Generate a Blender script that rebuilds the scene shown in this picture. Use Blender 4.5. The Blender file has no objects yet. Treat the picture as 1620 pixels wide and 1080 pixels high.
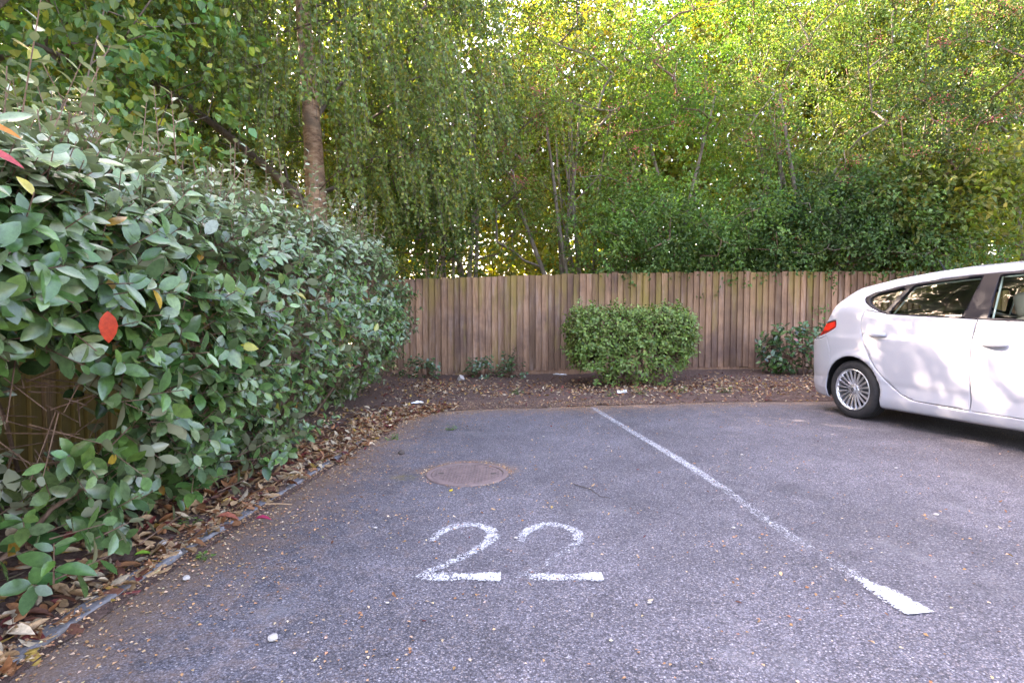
import bpy, math
import numpy as np
from mathutils import Vector, Matrix

rng = np.random.default_rng(22)
R = math.radians
sc = bpy.context.scene
col = sc.collection

# ------------------------------------------------------------------ camera
CAM_H = 1.15
cam_d = bpy.data.cameras.new('camera'); cam = bpy.data.objects.new('camera', cam_d)
col.objects.link(cam); sc.camera = cam
cam_d.sensor_width = 36.0; cam_d.lens = 36.0 * 890 / 1620
cam_d.clip_start = 0.05; cam_d.clip_end = 800
cam.location = (0, 0, CAM_H); cam.rotation_euler = (R(90 - 2.6), 0, 0)

# ------------------------------------------------------------------ light
SUN_EL, SUN_AZ = R(36), R(-56)          # azimuth from +Y, negative = towards -X (left, beyond the fence)
sun_dir = Vector((math.sin(SUN_AZ) * math.cos(SUN_EL), math.cos(SUN_AZ) * math.cos(SUN_EL), math.sin(SUN_EL)))
w = bpy.data.worlds.new('World'); sc.world = w; w.use_nodes = True
nt = w.node_tree; bg = nt.nodes['Background']
sky = nt.nodes.new('ShaderNodeTexSky'); sky.sky_type = 'NISHITA'; sky.sun_disc = False
sky.sun_elevation = SUN_EL; sky.sun_rotation = SUN_AZ; sky.air_density = 1.0; sky.dust_density = 4.0; sky.ozone_density = 1.0
nt.links.new(sky.outputs['Color'], bg.inputs['Color']); bg.inputs['Strength'].default_value = 0.15
sl = bpy.data.lights.new('sun', 'SUN'); so = bpy.data.objects.new('sun', sl); col.objects.link(so)
sl.energy = 4.5; sl.angle = R(0.53); sl.color = (1.0, 0.93, 0.82)
so.rotation_euler = (-sun_dir).to_track_quat('-Z', 'Y').to_euler(); so.location = (-20, 14, 18)
vs = sc.view_settings; vs.view_transform = 'Standard'; vs.look = 'None'; vs.gamma = 1.0; vs.use_curve_mapping = False
vs.exposure = 3.92
vs.use_white_balance = True; vs.white_balance_temperature = 7600; vs.white_balance_tint = 24
sc.cycles.max_bounces = 7; sc.cycles.diffuse_bounces = 3; sc.cycles.glossy_bounces = 3
sc.cycles.transmission_bounces = 6; sc.cycles.transparent_max_bounces = 16
sc.cycles.sample_clamp_indirect = 6.0
sc.cycles.use_denoising = True

# ------------------------------------------------------------------ helpers
def tag(o, label=None, cat=None, group=None, kind=None):
    if label: o['label'] = label
    if cat: o['category'] = cat
    if group: o['group'] = group
    if kind: o['kind'] = kind
    return o

def empty(name, loc=(0, 0, 0), rz=0.0):
    o = bpy.data.objects.new(name, None); col.objects.link(o)
    o.location = loc; o.rotation_euler = (0, 0, rz); o.empty_display_size = 0.1
    return o

def mesh_data(name, V, F, mats=None, cols=None, smooth=False, attrs=None):
    """V (n,3); F an int array (m,k) or a list of such arrays / lists."""
    V = np.asarray(V, dtype=np.float32).reshape(-1, 3)
    if isinstance(F, np.ndarray): F = [F]
    me = bpy.data.meshes.new(name)
    loops = []; starts = []; totals = []; n = 0
    for f in F:
        f = np.asarray(f, dtype=np.int32)
        if f.size == 0: continue
        if f.ndim == 1: f = f[None, :]
        m, k = f.shape
        loops.append(f.ravel()); starts.append(n + np.arange(m) * k); totals.append(np.full(m, k)); n += m * k
    loops = np.concatenate(loops); starts = np.concatenate(starts); totals = np.concatenate(totals)
    me.vertices.add(len(V)); me.vertices.foreach_set('co', V.ravel())
    me.loops.add(len(loops)); me.loops.foreach_set('vertex_index', loops.astype(np.int32))
    me.polygons.add(len(starts)); me.polygons.foreach_set('loop_start', starts.astype(np.int32))
    me.polygons.foreach_set('loop_total', totals.astype(np.int32))
    me.polygons.foreach_set('use_smooth', np.full(len(starts), smooth, dtype=bool))
    if cols is not None:
        a = me.attributes.new('col', 'FLOAT_COLOR', 'POINT')
        c4 = np.ones((len(V), 4), dtype=np.float32); c4[:, :3] = cols
        a.data.foreach_set('color', c4.ravel())
    for nm, val in (attrs or {}).items():
        a = me.attributes.new(nm, 'FLOAT', 'POINT'); a.data.foreach_set('value', np.asarray(val, dtype=np.float32))
    me.update(calc_edges=True); me.validate()
    if mats is not None:
        for m in (mats if isinstance(mats, (list, tuple)) else [mats]): me.materials.append(m)
    return me

def obj(name, me, parent=None, loc=None, rot=None):
    o = bpy.data.objects.new(name, me); col.objects.link(o)
    if parent is not None: o.parent = parent
    if loc is not None: o.location = loc
    if rot is not None: o.rotation_euler = rot
    return o

def mk(name, V, F, mat, parent=None, **k):
    return obj(name, mesh_data(name, V, F, mat, **k), parent)

def box_vf(x0, x1, y0, y1, z0, z1):
    V = np.array([(x, y, z) for z in (z0, z1) for y in (y0, y1) for x in (x0, x1)], float)
    F = np.array([(0, 2, 3, 1), (4, 5, 7, 6), (0, 1, 5, 4), (2, 6, 7, 3), (0, 4, 6, 2), (1, 3, 7, 5)])
    return V, F

def bevel_box(x0, x1, y0, y1, z0, z1, b=0.01, seg=1):
    import bmesh
    bm = bmesh.new(); V, F = box_vf(x0, x1, y0, y1, z0, z1)
    vs_ = [bm.verts.new(v) for v in V]
    for f in F: bm.faces.new([vs_[i] for i in f])
    bmesh.ops.bevel(bm, geom=bm.edges[:], offset=b, segments=seg, affect='EDGES', profile=0.5)
    me = bpy.data.meshes.new('box'); bm.to_mesh(me); bm.free()
    return me

def unit(a):
    a = np.asarray(a, float); return a / (np.linalg.norm(a, axis=-1, keepdims=True) + 1e-9)

def noise2(x, y, s=1.0, seed=0):
    """cheap smooth value noise for layout, about -1..1"""
    r = np.random.default_rng(seed); o = np.zeros_like(np.asarray(x, float))
    for k in range(6):
        a = r.uniform(0, 2 * np.pi); f = s * r.uniform(0.6, 2.2); p = r.uniform(0, 7)
        o = o + np.sin((np.cos(a) * x + np.sin(a) * y) * f + p)
    return o / 3.0

def noise3(P, s=1.0, seed=0):
    r = np.random.default_rng(seed); o = np.zeros(len(P))
    for k in range(8):
        a = unit(r.normal(size=3)); f = s * r.uniform(0.6, 2.0); o += np.sin(P @ a * f + r.uniform(0, 7))
    return o / 3.5

def sdf_poly(P, poly):
    """signed distance (negative inside) of points P (n,2) to a closed polygon"""
    P = np.asarray(P, float); poly = np.asarray(poly, float); n = len(poly)
    d = np.full(len(P), 1e9); ins = np.zeros(len(P), bool)
    for i in range(n):
        a, b = poly[i], poly[(i + 1) % n]; e = b - a; wv = P - a
        t = np.clip((wv @ e) / (e @ e + 1e-12), 0, 1)
        d = np.minimum(d, np.linalg.norm(wv - t[:, None] * e, axis=1))
        c = ((a[1] > P[:, 1]) != (b[1] > P[:, 1]))
        xi = (b[0] - a[0]) * (P[:, 1] - a[1]) / ((b[1] - a[1]) if abs(b[1] - a[1]) > 1e-12 else 1e-12) + a[0]
        ins ^= c & (P[:, 0] < xi)
    return np.where(ins, -d, d)

def clip(V, T, s):
    """keep the part of triangle mesh where s<=0 (linear interpolation)"""
    V = np.asarray(V, float); T = np.asarray(T, int); s = np.asarray(s, float)
    st = s[T] <= 0; cnt = st.sum(1)
    keep = [T[cnt == 3]]; newV = []; newT = []; base = len(V); cache = {}
    def cut(i, j):
        key = (i, j) if i < j else (j, i)
        if key not in cache:
            a, b = key; t = s[a] / (s[a] - s[b]); newV.append(V[a] + (V[b] - V[a]) * t); cache[key] = base + len(newV) - 1
        return cache[key]
    for t, m in zip(T[(cnt == 1) | (cnt == 2)], st[(cnt == 1) | (cnt == 2)]):
        if m.sum() == 1:
            k = int(np.argmax(m)); a, b, c = t[k], t[(k + 1) % 3], t[(k + 2) % 3]
            newT.append((a, cut(a, b), cut(a, c)))
        else:
            k = int(np.argmin(m)); a, b, c = t[k], t[(k + 1) % 3], t[(k + 2) % 3]
            p, q = cut(a, b), cut(a, c); newT.append((p, b, c)); newT.append((p, c, q))
    if newV: V = np.vstack([V, np.array(newV)])
    T2 = np.vstack([keep[0]] + ([np.array(newT, int)] if newT else []))
    used, inv = np.unique(T2, return_inverse=True)
    return V[used], inv.reshape(-1, 3)

# leaf templates: x = side, y = tip, z = upper side
def leaf_tmpl(kind, width=0.5, curl=0.12, fold=0.10):
    if kind == 'lo':
        V = np.array([(0, 0, 0), (-width / 2, .42, fold), (0, 1, -curl), (width / 2, .42, fold)]); F = np.array([(0, 2, 1), (0, 3, 2)])
    elif kind == 'mid':
        V = np.array([(0, 0, 0), (width / 2, .32, fold), (width * .36, .68, fold * .6 - curl * .4), (0, 1, -curl), (-width * .36, .68, fold * .6 - curl * .4), (-width / 2, .32, fold)])
        F = np.array([(0, 3, 5), (5, 3, 4), (0, 1, 3), (1, 2, 3)])
    else:
        st = [(.18, .62), (.45, 1.0), (.75, .74)] if kind == 'hi' else [(.08, .36), (.24, .80), (.46, 1.0), (.70, .82), (.89, .40)]
        V = [(0, 0, 0)]
        for y, ww in st:
            zc = -curl * (y ** 2) * 1.0
            V += [(-width / 2 * ww, y, zc + fold * ww), (0, y, zc), (width / 2 * ww, y, zc + fold * ww)]
        V.append((0, 1, -curl)); V = np.array(V)
        F = [(0, 2, 1), (0, 3, 2)]
        ns_ = len(st)
        for i in range(ns_ - 1):
            a = 1 + 3 * i; b = a + 3
            F += [(a, a + 1, b + 1), (a, b + 1, b), (a + 1, a + 2, b + 2), (a + 1, b + 2, b + 1)]
        e = 1 + 3 * (ns_ - 1); F += [(e, e + 1, e + 3), (e + 1, e + 2, e + 3)]; F = np.array(F)
    return V, F

def leaf_frames(tip, nrm):
    tip = unit(tip); nrm = nrm - (nrm * tip).sum(1, keepdims=True) * tip; nrm = unit(nrm)
    return np.cross(tip, nrm), tip, nrm

def leaf_cloud(name, mat, pos, tip, nrm, size, cols, tmpl, parent=None, smooth=False):
    tv, tf = tmpl
    if not isinstance(tv, list): tvs, n = [tv], 1
    else: tvs, n = tv, len(tv)
    x, y, z = leaf_frames(tip, nrm); k = len(pos)
    which = np.arange(k) % n; TV = np.stack(tvs)[which]
    V = pos[:, None, :] + size[:, None, None] * (TV[:, :, 0:1] * x[:, None] + TV[:, :, 1:2] * y[:, None] + TV[:, :, 2:3] * z[:, None])
    m = TV.shape[1]
    F = (tf[None] + (np.arange(k) * m)[:, None, None]).reshape(-1, 3)
    C = np.repeat(cols, m, axis=0)
    return mk(name, V.reshape(-1, 3), F, mat, parent, cols=C, smooth=smooth)

def tubes(A, B, ra, rb, k=6):
    """independent frusta A->B"""
    A = np.asarray(A, float); B = np.asarray(B, float); n = len(A)
    d = unit(B - A); ref = np.where(np.abs(d[:, 2:3]) > .9, np.array([[1., 0, 0]]), np.array([[0, 0, 1.]]))
    u = unit(np.cross(d, ref)); v = np.cross(d, u)
    an = np.arange(k) * 2 * np.pi / k; c, s = np.cos(an), np.sin(an)
    ring = u[:, None] * c[None, :, None] + v[:, None] * s[None, :, None]
    P = A[:, None] + ring * np.asarray(ra)[:, None, None]; Q = B[:, None] + ring * np.asarray(rb)[:, None, None]
    V = np.concatenate([P, Q], 1).reshape(-1, 3)
    i = np.arange(k); j = (i + 1) % k
    f = np.stack([i, i + k, j + k, j], 1)
    F = (f[None] + (np.arange(n) * 2 * k)[:, None, None]).reshape(-1, 4)
    return V, F

def polytube(pts, rad, k=12, seed=0, rough=0.0):
    """one continuous tube along a polyline"""
    pts = np.asarray(pts, float); n = len(pts)
    d = unit(np.gradient(pts, axis=0)); ref = np.array([1., 0.13, 0.07])
    u = unit(np.cross(d, ref)); v = np.cross(d, u)
    an = np.arange(k) * 2 * np.pi / k
    r = np.asarray(rad)[:, None] * (1 + rough * np.random.default_rng(seed).normal(size=(n, k)))
    V = pts[:, None] + r[..., None] * (u[:, None] * np.cos(an)[None, :, None] + v[:, None] * np.sin(an)[None, :, None])
    i = np.arange(k); j = (i + 1) % k
    F = np.concatenate([np.stack([a * k + i, a * k + j, (a + 1) * k + j, (a + 1) * k + i], 1) for a in range(n - 1)])
    return V.reshape(-1, 3), F

def merge(parts):
    Vs, Fs, o = [], [], 0
    for V, F in parts:
        Vs.append(np.asarray(V, float)); Fs.append(np.asarray(F) + o); o += len(V)
    return np.vstack(Vs), Fs

def lathe(prof, k=48, axis='y'):
    """profile of (radius, along)"""
    prof = np.asarray(prof, float); n = len(prof); an = np.arange(k) * 2 * np.pi / k
    V = np.stack([prof[:, 0:1] * np.cos(an), np.repeat(prof[:, 1:2], k, 1), prof[:, 0:1] * np.sin(an)], 2).reshape(-1, 3)
    i = np.arange(k); j = (i + 1) % k
    F = np.concatenate([np.stack([a * k + i, (a + 1) * k + i, (a + 1) * k + j, a * k + j], 1) for a in range(n - 1)])
    return V, F

# ------------------------------------------------------------------ materials
class NT:
    def __init__(self, name):
        self.m = bpy.data.materials.new(name); self.m.use_nodes = True; self.t = self.m.node_tree
        self.p = self.t.nodes['Principled BSDF']; self.out = self.t.nodes['Material Output']
    def n(self, typ, **kw):
        nd = self.t.nodes.new('ShaderNode' + typ)
        for k, v in kw.items():
            if k in nd.inputs.keys() if isinstance(k, str) else False: nd.inputs[k].default_value = v
            else: setattr(nd, k, v)
        return nd
    def l(self, a, b): self.t.links.new(a, b)
    def ramp(self, fac, stops, interp='LINEAR'):
        nd = self.t.nodes.new('ShaderNodeValToRGB'); cr = nd.color_ramp; cr.interpolation = interp
        while len(cr.elements) < len(stops): cr.elements.new(0.5)
        for e, (p, c) in zip(cr.elements, stops):
            e.position = p; e.color = (c, c, c, 1) if not hasattr(c, '__len__') else (*c, 1)
        self.l(fac, nd.inputs[0]); return nd.outputs[0]
    def noise(self, vec, scale, detail=4, rough=0.55, dim='3D'):
        nd = self.t.nodes.new('ShaderNodeTexNoise'); nd.inputs['Scale'].default_value = scale
        nd.inputs['Detail'].default_value = detail; nd.inputs['Roughness'].default_value = rough
        if vec is not None: self.l(vec, nd.inputs['Vector'])
        return nd.outputs['Fac']
    def vor(self, vec, scale, feature='F1'):
        nd = self.t.nodes.new('ShaderNodeTexVoronoi'); nd.feature = feature; nd.inputs['Scale'].default_value = scale
        if vec is not None: self.l(vec, nd.inputs['Vector'])
        return nd
    def mix(self, fac, a, b, mode='MIX'):
        nd = self.t.nodes.new('ShaderNodeMix'); nd.data_type = 'RGBA'; nd.blend_type = mode
        for v, s in ((fac, nd.inputs[0]), (a, nd.inputs[6]), (b, nd.inputs[7])):
            if isinstance(v, bpy.types.NodeSocket): self.l(v, s)
            elif hasattr(v, '__len__'): s.default_value = (*v, 1)
            else: s.default_value = v
        return nd.outputs[2]
    def math(self, op, a, b=0.0, clampit=False):
        nd = self.t.nodes.new('ShaderNodeMath'); nd.operation = op; nd.use_clamp = clampit
        for v, s in ((a, nd.inputs[0]), (b, nd.inputs[1])):
            if isinstance(v, bpy.types.NodeSocket): self.l(v, s)
            else: s.default_value = v
        return nd.outputs[0]
    def bump(self, h, strength=0.5, dist=0.01):
        nd = self.t.nodes.new('ShaderNodeBump'); nd.inputs['Strength'].default_value = strength; nd.inputs['Distance'].default_value = dist
        self.l(h, nd.inputs['Height']); self.l(nd.outputs[0], self.p.inputs['Normal']); return nd.outputs[0]
    def pos(self): return self.t.nodes.new('ShaderNodeNewGeometry').outputs['Position']
    def objco(self): return self.t.nodes.new('ShaderNodeTexCoord').outputs['Object']
    def attr(self, name, out='Color'):
        nd = self.t.nodes.new('ShaderNodeAttribute'); nd.attribute_name = name; return nd.outputs[out]
    def set(self, **k):
        for a, v in k.items():
            s = self.p.inputs[a.replace('_', ' ')]
            if isinstance(v, bpy.types.NodeSocket): self.l(v, s)
            else: s.default_value = (*v, 1) if hasattr(v, '__len__') and len(v) == 3 else v
        return self
M = {}
def simple(name, c, rough=0.5, metal=0.0, spec=0.5, coat=0.0):
    t = NT(name); t.set(Base_Color=c, Roughness=rough, Metallic=metal); t.p.inputs['Specular IOR Level'].default_value = spec
    t.p.inputs['Coat Weight'].default_value = coat; t.p.inputs['Coat Roughness'].default_value = 0.04
    M[name] = t.m; return t.m

def leaf_mat(name, rough=0.4, transl=0.35, tint=(1.15, 1.25, 0.45), spec=0.5, under=None, mottle=None):
    t = NT(name); c = t.attr('col')
    if mottle: c = t.mix(1.0, c, t.ramp(t.noise(t.pos(), mottle, 5, 0.7), [(0.3, 0.62), (0.7, 1.28)]), 'MULTIPLY')
    if under is not None:
        g = t.t.nodes.new('ShaderNodeNewGeometry'); c2 = t.mix(g.outputs['Backfacing'], c, under)
    else: c2 = c
    t.set(Base_Color=c2, Roughness=rough); t.p.inputs['Specular IOR Level'].default_value = spec
    vein = t.noise(t.pos(), 160, 2)
    t.bump(vein, 0.12, 0.002)
    tr = t.n('BsdfTranslucent'); t.l(t.mix(1.0, c, tint, 'MULTIPLY'), tr.inputs['Color'])
    mx = t.n('MixShader'); mx.inputs[0].default_value = transl
    t.l(t.p.outputs[0], mx.inputs[1]); t.l(tr.outputs[0], mx.inputs[2]); t.l(mx.outputs[0], t.out.inputs['Surface'])
    M[name] = t.m; return t.m

leaf_mat('elaeagnus', 0.24, 0.12, spec=0.58, under=(0.27, 0.29, 0.19), mottle=38)
leaf_mat('shrub_leaf', 0.40, 0.24, spec=0.35)
leaf_mat('birch_leaf', 0.45, 0.46, tint=(.98, 1.18, .45), spec=0.4)
leaf_mat('lime_leaf', 0.40, 0.42, tint=(.9, 1.2, .45), spec=0.45)
leaf_mat('hawthorn_leaf', 0.5, 0.48, tint=(1.05, 1.22, .45), spec=0.35)
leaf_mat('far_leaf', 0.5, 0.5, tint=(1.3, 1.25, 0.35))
leaf_mat('dry_leaf', 0.6, 0.12, tint=(1.1, 0.9, 0.6), spec=0.3, mottle=70)
leaf_mat('fleck', 0.8, 0.0, spec=0.2)

def bark(name, c1, c2, scale=18, stretch=(1, 1, 0.25), bumpd=0.02):
    t = NT(name); mp = t.n('Mapping'); mp.inputs['Scale'].default_value = stretch; t.l(t.pos(), mp.inputs['Vector'])
    f = t.noise(mp.outputs[0], scale, 6, 0.65)
    t.set(Base_Color=t.ramp(f, [(0.3, c1), (0.7, c2)]), Roughness=0.85); t.bump(f, 0.7, bumpd); M[name] = t.m
bark('bark_dark', (0.05, 0.035, 0.025), (0.16, 0.115, 0.085))
bark('bark_twig', (0.10, 0.055, 0.035), (0.22, 0.13, 0.085), 30)
bark('bark_grey', (0.07, 0.055, 0.04), (0.24, 0.19, 0.15))
def birch_bark():
    t = NT('bark_birch'); mp = t.n('Mapping'); mp.inputs['Scale'].default_value = (0.8, 0.8, 1.7); t.l(t.pos(), mp.inputs['Vector'])
    f = t.noise(mp.outputs[0], 6.5, 8, 0.72); f2 = t.noise(t.pos(), 3.2, 3)
    c = t.ramp(f, [(0.36, (0.07, 0.04, 0.028)), (0.44, (0.25, 0.135, 0.08)), (0.56, (0.44, 0.265, 0.17)), (0.72, (0.55, 0.40, 0.30))])
    c = t.mix(t.ramp(f2, [(0.5, 0.0), (0.68, 0.8)]), c, (0.18, 0.12, 0.085))
    t.set(Base_Color=c, Roughness=0.75); t.bump(f, 0.6, 0.015); M['bark_birch'] = t.m
birch_bark()

def asphalt_mat():
    t = NT('asphalt'); P = t.pos()
    v1 = t.vor(P, 150); v2 = t.vor(P, 290)
    rnd = t.n('SeparateColor'); t.l(v1.outputs['Color'], rnd.inputs[0])
    rnd2 = t.n('SeparateColor'); t.l(v2.outputs['Color'], rnd2.inputs[0])
    stone = t.ramp(rnd.outputs[0], [(0.0, (0.072, 0.064, 0.072)), (0.45, (0.140, 0.127, 0.143)), (0.8, (0.208, 0.190, 0.212)), (0.95, (0.275, 0.228, 0.218)), (1.0, (0.42, 0.395, 0.41))])
    fine = t.ramp(rnd2.outputs[1], [(0.0, 0.72), (0.6, 1.0), (1.0, 1.35)])
    c = t.mix(1.0, stone, fine, 'MULTIPLY')
    pit = t.ramp(v1.outputs['Distance'], [(0.25, 1.0), (0.75, 0.52)])
    c = t.mix(1.0, c, pit, 'MULTIPLY')
    big = t.ramp(t.noise(P, 0.55, 5, 0.6), [(0.3, 0.64), (0.7, 1.2)])
    c = t.mix(1.0, c, big, 'MULTIPLY')
    mid = t.ramp(t.noise(P, 4.5, 5, 0.65), [(0.3, 0.82), (0.7, 1.15)])
    c = t.mix(1.0, c, mid, 'MULTIPLY')
    # worn paler blotches and rust-brown grime with shapes of their own
    oil = t.ramp(t.noise(P, 0.85, 5, 0.62), [(0.55, 1.0), (0.70, 0.66)])
    c = t.mix(1.0, c, oil, 'MULTIPLY')
    blot = t.ramp(t.noise(P, 1.7, 6, 0.7), [(0.56, 0.0), (0.72, 0.5)])
    c = t.mix(blot, c, (0.20, 0.185, 0.19))
    d = t.attr('dirt', 'Fac')
    gn = t.noise(P, 9, 6, 0.75)
    g = t.math('MULTIPLY', t.ramp(t.math('ADD', gn, t.math('MULTIPLY', d, 0.42)), [(0.62, 0.0), (0.98, 0.70)]), 1.0)
    c = t.mix(g, c, t.mix(t.noise(P, 60, 3), (0.12, 0.075, 0.052), (0.27, 0.155, 0.09)))
    rust = t.ramp(t.noise(P, 3.1, 5, 0.75), [(0.63, 0.0), (0.80, 0.55)])
    c = t.mix(rust, c, (0.20, 0.125, 0.095))
    moss = t.attr('moss', 'Fac'); mg = t.ramp(t.math('MULTIPLY', moss, t.noise(P, 25, 4, 0.7)), [(0.30, 0.0), (0.55, 0.8)])
    c = t.mix(mg, c, (0.13, 0.10, 0.018))
    t.set(Base_Color=c, Roughness=0.75); t.p.inputs['Specular IOR Level'].default_value = 0.35
    h = t.math('SUBTRACT', t.math('MULTIPLY', rnd.outputs[1], 0.5), v1.outputs['Distance'])
    t.bump(h, 0.6, 0.006); M['asphalt'] = t.m
asphalt_mat()

def soil_mat():
    t = NT('soil'); P = t.pos()
    f = t.noise(P, 26, 8, 0.72); b = t.noise(P, 2.2, 4)
    c = t.ramp(f, [(0.30, (0.042, 0.025, 0.020)), (0.55, (0.135, 0.078, 0.060)), (0.8, (0.24, 0.155, 0.12))])
    c = t.mix(t.ramp(b, [(0.4, 0.0), (0.7, 0.6)]), c, (0.085, 0.055, 0.045))
    v = t.vor(P, 60); s = t.n('SeparateColor'); t.l(v.outputs['Color'], s.inputs[0])
    c = t.mix(t.ramp(s.outputs[0], [(0.86, 0.0), (0.9, 0.7)]), c, (0.17, 0.115, 0.085))
    t.set(Base_Color=c, Roughness=0.95); t.p.inputs['Specular IOR Level'].default_value = 0.2
    t.bump(t.math('ADD', f, t.math('MULTIPLY', s.outputs[1], 0.3)), 0.9, 0.025); M['soil'] = t.m
soil_mat()

def ground_mat():
    t = NT('earth'); P = t.pos(); f = t.noise(P, 3, 8, 0.7)
    t.set(Base_Color=t.ramp(f, [(0.3, (0.035, 0.03, 0.018)), (0.7, (0.07, 0.085, 0.03))]), Roughness=0.95); t.bump(f, 0.8, 0.05); M['earth'] = t.m
ground_mat()

def concrete_mat():
    t = NT('concrete'); P = t.pos(); f = t.noise(P, 40, 6, 0.7); b = t.noise(P, 4, 4)
    c = t.ramp(f, [(0.25, (0.09, 0.085, 0.09)), (0.75, (0.23, 0.22, 0.225))])
    c = t.mix(t.ramp(b, [(0.45, 0.0), (0.7, 0.6)]), c, (0.10, 0.075, 0.055))
    t.set(Base_Color=c, Roughness=0.9); t.bump(f, 0.5, 0.006); M['concrete'] = t.m
concrete_mat()

def wood_mat(name, green=0.5, base=((0.112, 0.058, 0.034), (0.225, 0.124, 0.074), (0.315, 0.195, 0.128))):
    t = NT(name); oi = t.n('ObjectInfo'); O = t.objco(); P = t.pos()
    off = t.n('CombineXYZ'); t.l(t.math('MULTIPLY', oi.outputs['Random'], 37.0), off.inputs[0]); t.l(t.math('MULTIPLY', oi.outputs['Random'], 91.0), off.inputs[2])
    va = t.n('VectorMath', operation='ADD'); t.l(O, va.inputs[0]); t.l(off.outputs[0], va.inputs[1])
    mp = t.n('Mapping'); mp.inputs['Scale'].default_value = (1, 1, 0.045); t.l(va.outputs[0], mp.inputs['Vector'])
    g = t.noise(mp.outputs[0], 75, 6, 0.65)
    mp2 = t.n('Mapping'); mp2.inputs['Scale'].default_value = (1, 1, 0.12); t.l(va.outputs[0], mp2.inputs['Vector'])
    g2 = t.noise(mp2.outputs[0], 14, 4, 0.6)
    c = t.ramp(g, [(0.28, base[0]), (0.5, base[1]), (0.75, base[2])])
    br = t.ramp(oi.outputs['Random'], [(0, 0.60), (0.5, 1.0), (1, 1.38)])
    c = t.mix(1.0, c, br, 'MULTIPLY')
    c = t.mix(t.ramp(g2, [(0.52, 0.0), (0.75, 0.6)]), c, (0.31, 0.22, 0.18))
    # damp dark stains and green algae
    st = t.noise(P, 1.5, 5, 0.65)
    c = t.mix(t.ramp(st, [(0.50, 0.0), (0.72, 0.75)]), c, (0.075, 0.044, 0.040))
    mp3 = t.n('Mapping'); mp3.inputs['Scale'].default_value = (2.6, 2.6, 0.55); t.l(P, mp3.inputs['Vector'])
    al = t.noise(mp3.outputs[0], 1.15, 6, 0.7)
    zz = t.n('SeparateXYZ'); t.l(P, zz.inputs[0])
    hi = t.ramp(t.math('MULTIPLY', zz.outputs[2], 0.5), [(0.25, 0.0), (0.85, 1.0)])
    wj = t.n('TexWhiteNoise', noise_dimensions='1D'); t.l(oi.outputs['Random'], wj.inputs['W'])
    amt = t.math('ADD', al, t.math('ADD', t.math('MULTIPLY', hi, 0.13), t.math('MULTIPLY', wj.outputs['Value'], 0.16)))
    c = t.mix(t.ramp(amt, [(0.77 - 0.2 * green, 0.0), (0.98 - 0.2 * green, 0.75)]), c, (0.215, 0.155, 0.032))
    sp = t.noise(P, 0.9, 3); c = t.mix(t.math('MULTIPLY', t.ramp(sp, [(0.5, 0.0), (0.7, 0.35)]), hi), c, (0.20, 0.12, 0.05))
    t.set(Base_Color=c, Roughness=0.85); t.p.inputs['Specular IOR Level'].default_value = 0.25
    t.bump(g, 0.5, 0.004); M[name] = t.m
wood_mat('fence_wood', 0.45)
wood_mat('fence_wood_green', 2.3)

def paint_mark():
    t = NT('road_paint'); P = t.pos(); wv = t.attr('wear', 'Fac')
    v = t.vor(P, 170); s = t.n('SeparateColor'); t.l(v.outputs['Color'], s.inputs[0])
    k = t.math('ADD', t.math('MULTIPLY', s.outputs[0], 0.34), t.math('MULTIPLY', t.noise(P, 22, 8, 0.8), 0.92))
    vis = t.math('SUBTRACT', k, t.math('SUBTRACT', t.math('MULTIPLY', wv, 0.92), -0.015))
    a = t.ramp(vis, [(0.0, 0.0), (0.10, 0.72), (0.28, 0.97)])
    c = t.ramp(t.noise(P, 40, 4, 0.7), [(0.3, (0.52, 0.51, 0.53)), (0.65, (0.78, 0.77, 0.77))])
    c = t.mix(1.0, c, t.attr('tone'), 'MULTIPLY')
    t.set(Base_Color=c, Roughness=0.7); t.l(a, t.p.inputs['Alpha']); t.bump(k, 0.3, 0.004); M['road_paint'] = t.m
paint_mark()

def iron_mat():
    t = NT('cast_iron'); P = t.pos(); f = t.noise(P, 16, 6, 0.7)
    c = t.ramp(f, [(0.3, (0.11, 0.078, 0.074)), (0.6, (0.19, 0.130, 0.118)), (0.8, (0.27, 0.175, 0.14))])
    t.set(Base_Color=c, Roughness=0.7, Metallic=0.15); t.bump(f, 0.4, 0.004); M['cast_iron'] = t.m
iron_mat()

# car materials
def car_paint():
    t = NT('white_paint'); f = t.noise(t.pos(), 2.5, 5, 0.6)
    c = t.ramp(f, [(0.3, (0.345, 0.35, 0.385)), (0.7, (0.37, 0.372, 0.405))])
    t.set(Base_Color=c, Roughness=0.35); t.p.inputs['Coat Weight'].default_value = 0.9; t.p.inputs['Coat Roughness'].default_value = 0.03
    M['white_paint'] = t.m
car_paint()
simple('gloss_black', (0.010, 0.010, 0.014), 0.35, spec=0.10)
simple('matt_black', (0.012, 0.012, 0.012), 0.8, spec=0.2)
simple('trim_grey', (0.05, 0.05, 0.055), 0.6)
simple('headliner', (0.30, 0.29, 0.27), 0.9)
simple('seat_cloth', (0.30, 0.27, 0.22), 0.95, spec=0.15)
simple('seat_dark', (0.035, 0.034, 0.036), 0.9, spec=0.2)
simple('silver', (0.62, 0.62, 0.64), 0.28, metal=0.85)
simple('seal', (0.42, 0.48, 0.44), 0.35)
simple('tail_red', (0.24, 0.006, 0.010), 0.12, coat=1.0)
simple('tail_bright', (0.72, 0.02, 0.012), 0.1, coat=1.0)
simple('tail_dark', (0.16, 0.004, 0.006), 0.12, coat=1.0)
simple('lens_clear', (0.75, 0.76, 0.78), 0.1, coat=1.0)
simple('berry', (0.34, 0.055, 0.055), 0.5)
simple('plastic_white', (0.75, 0.74, 0.74), 0.5)
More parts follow.
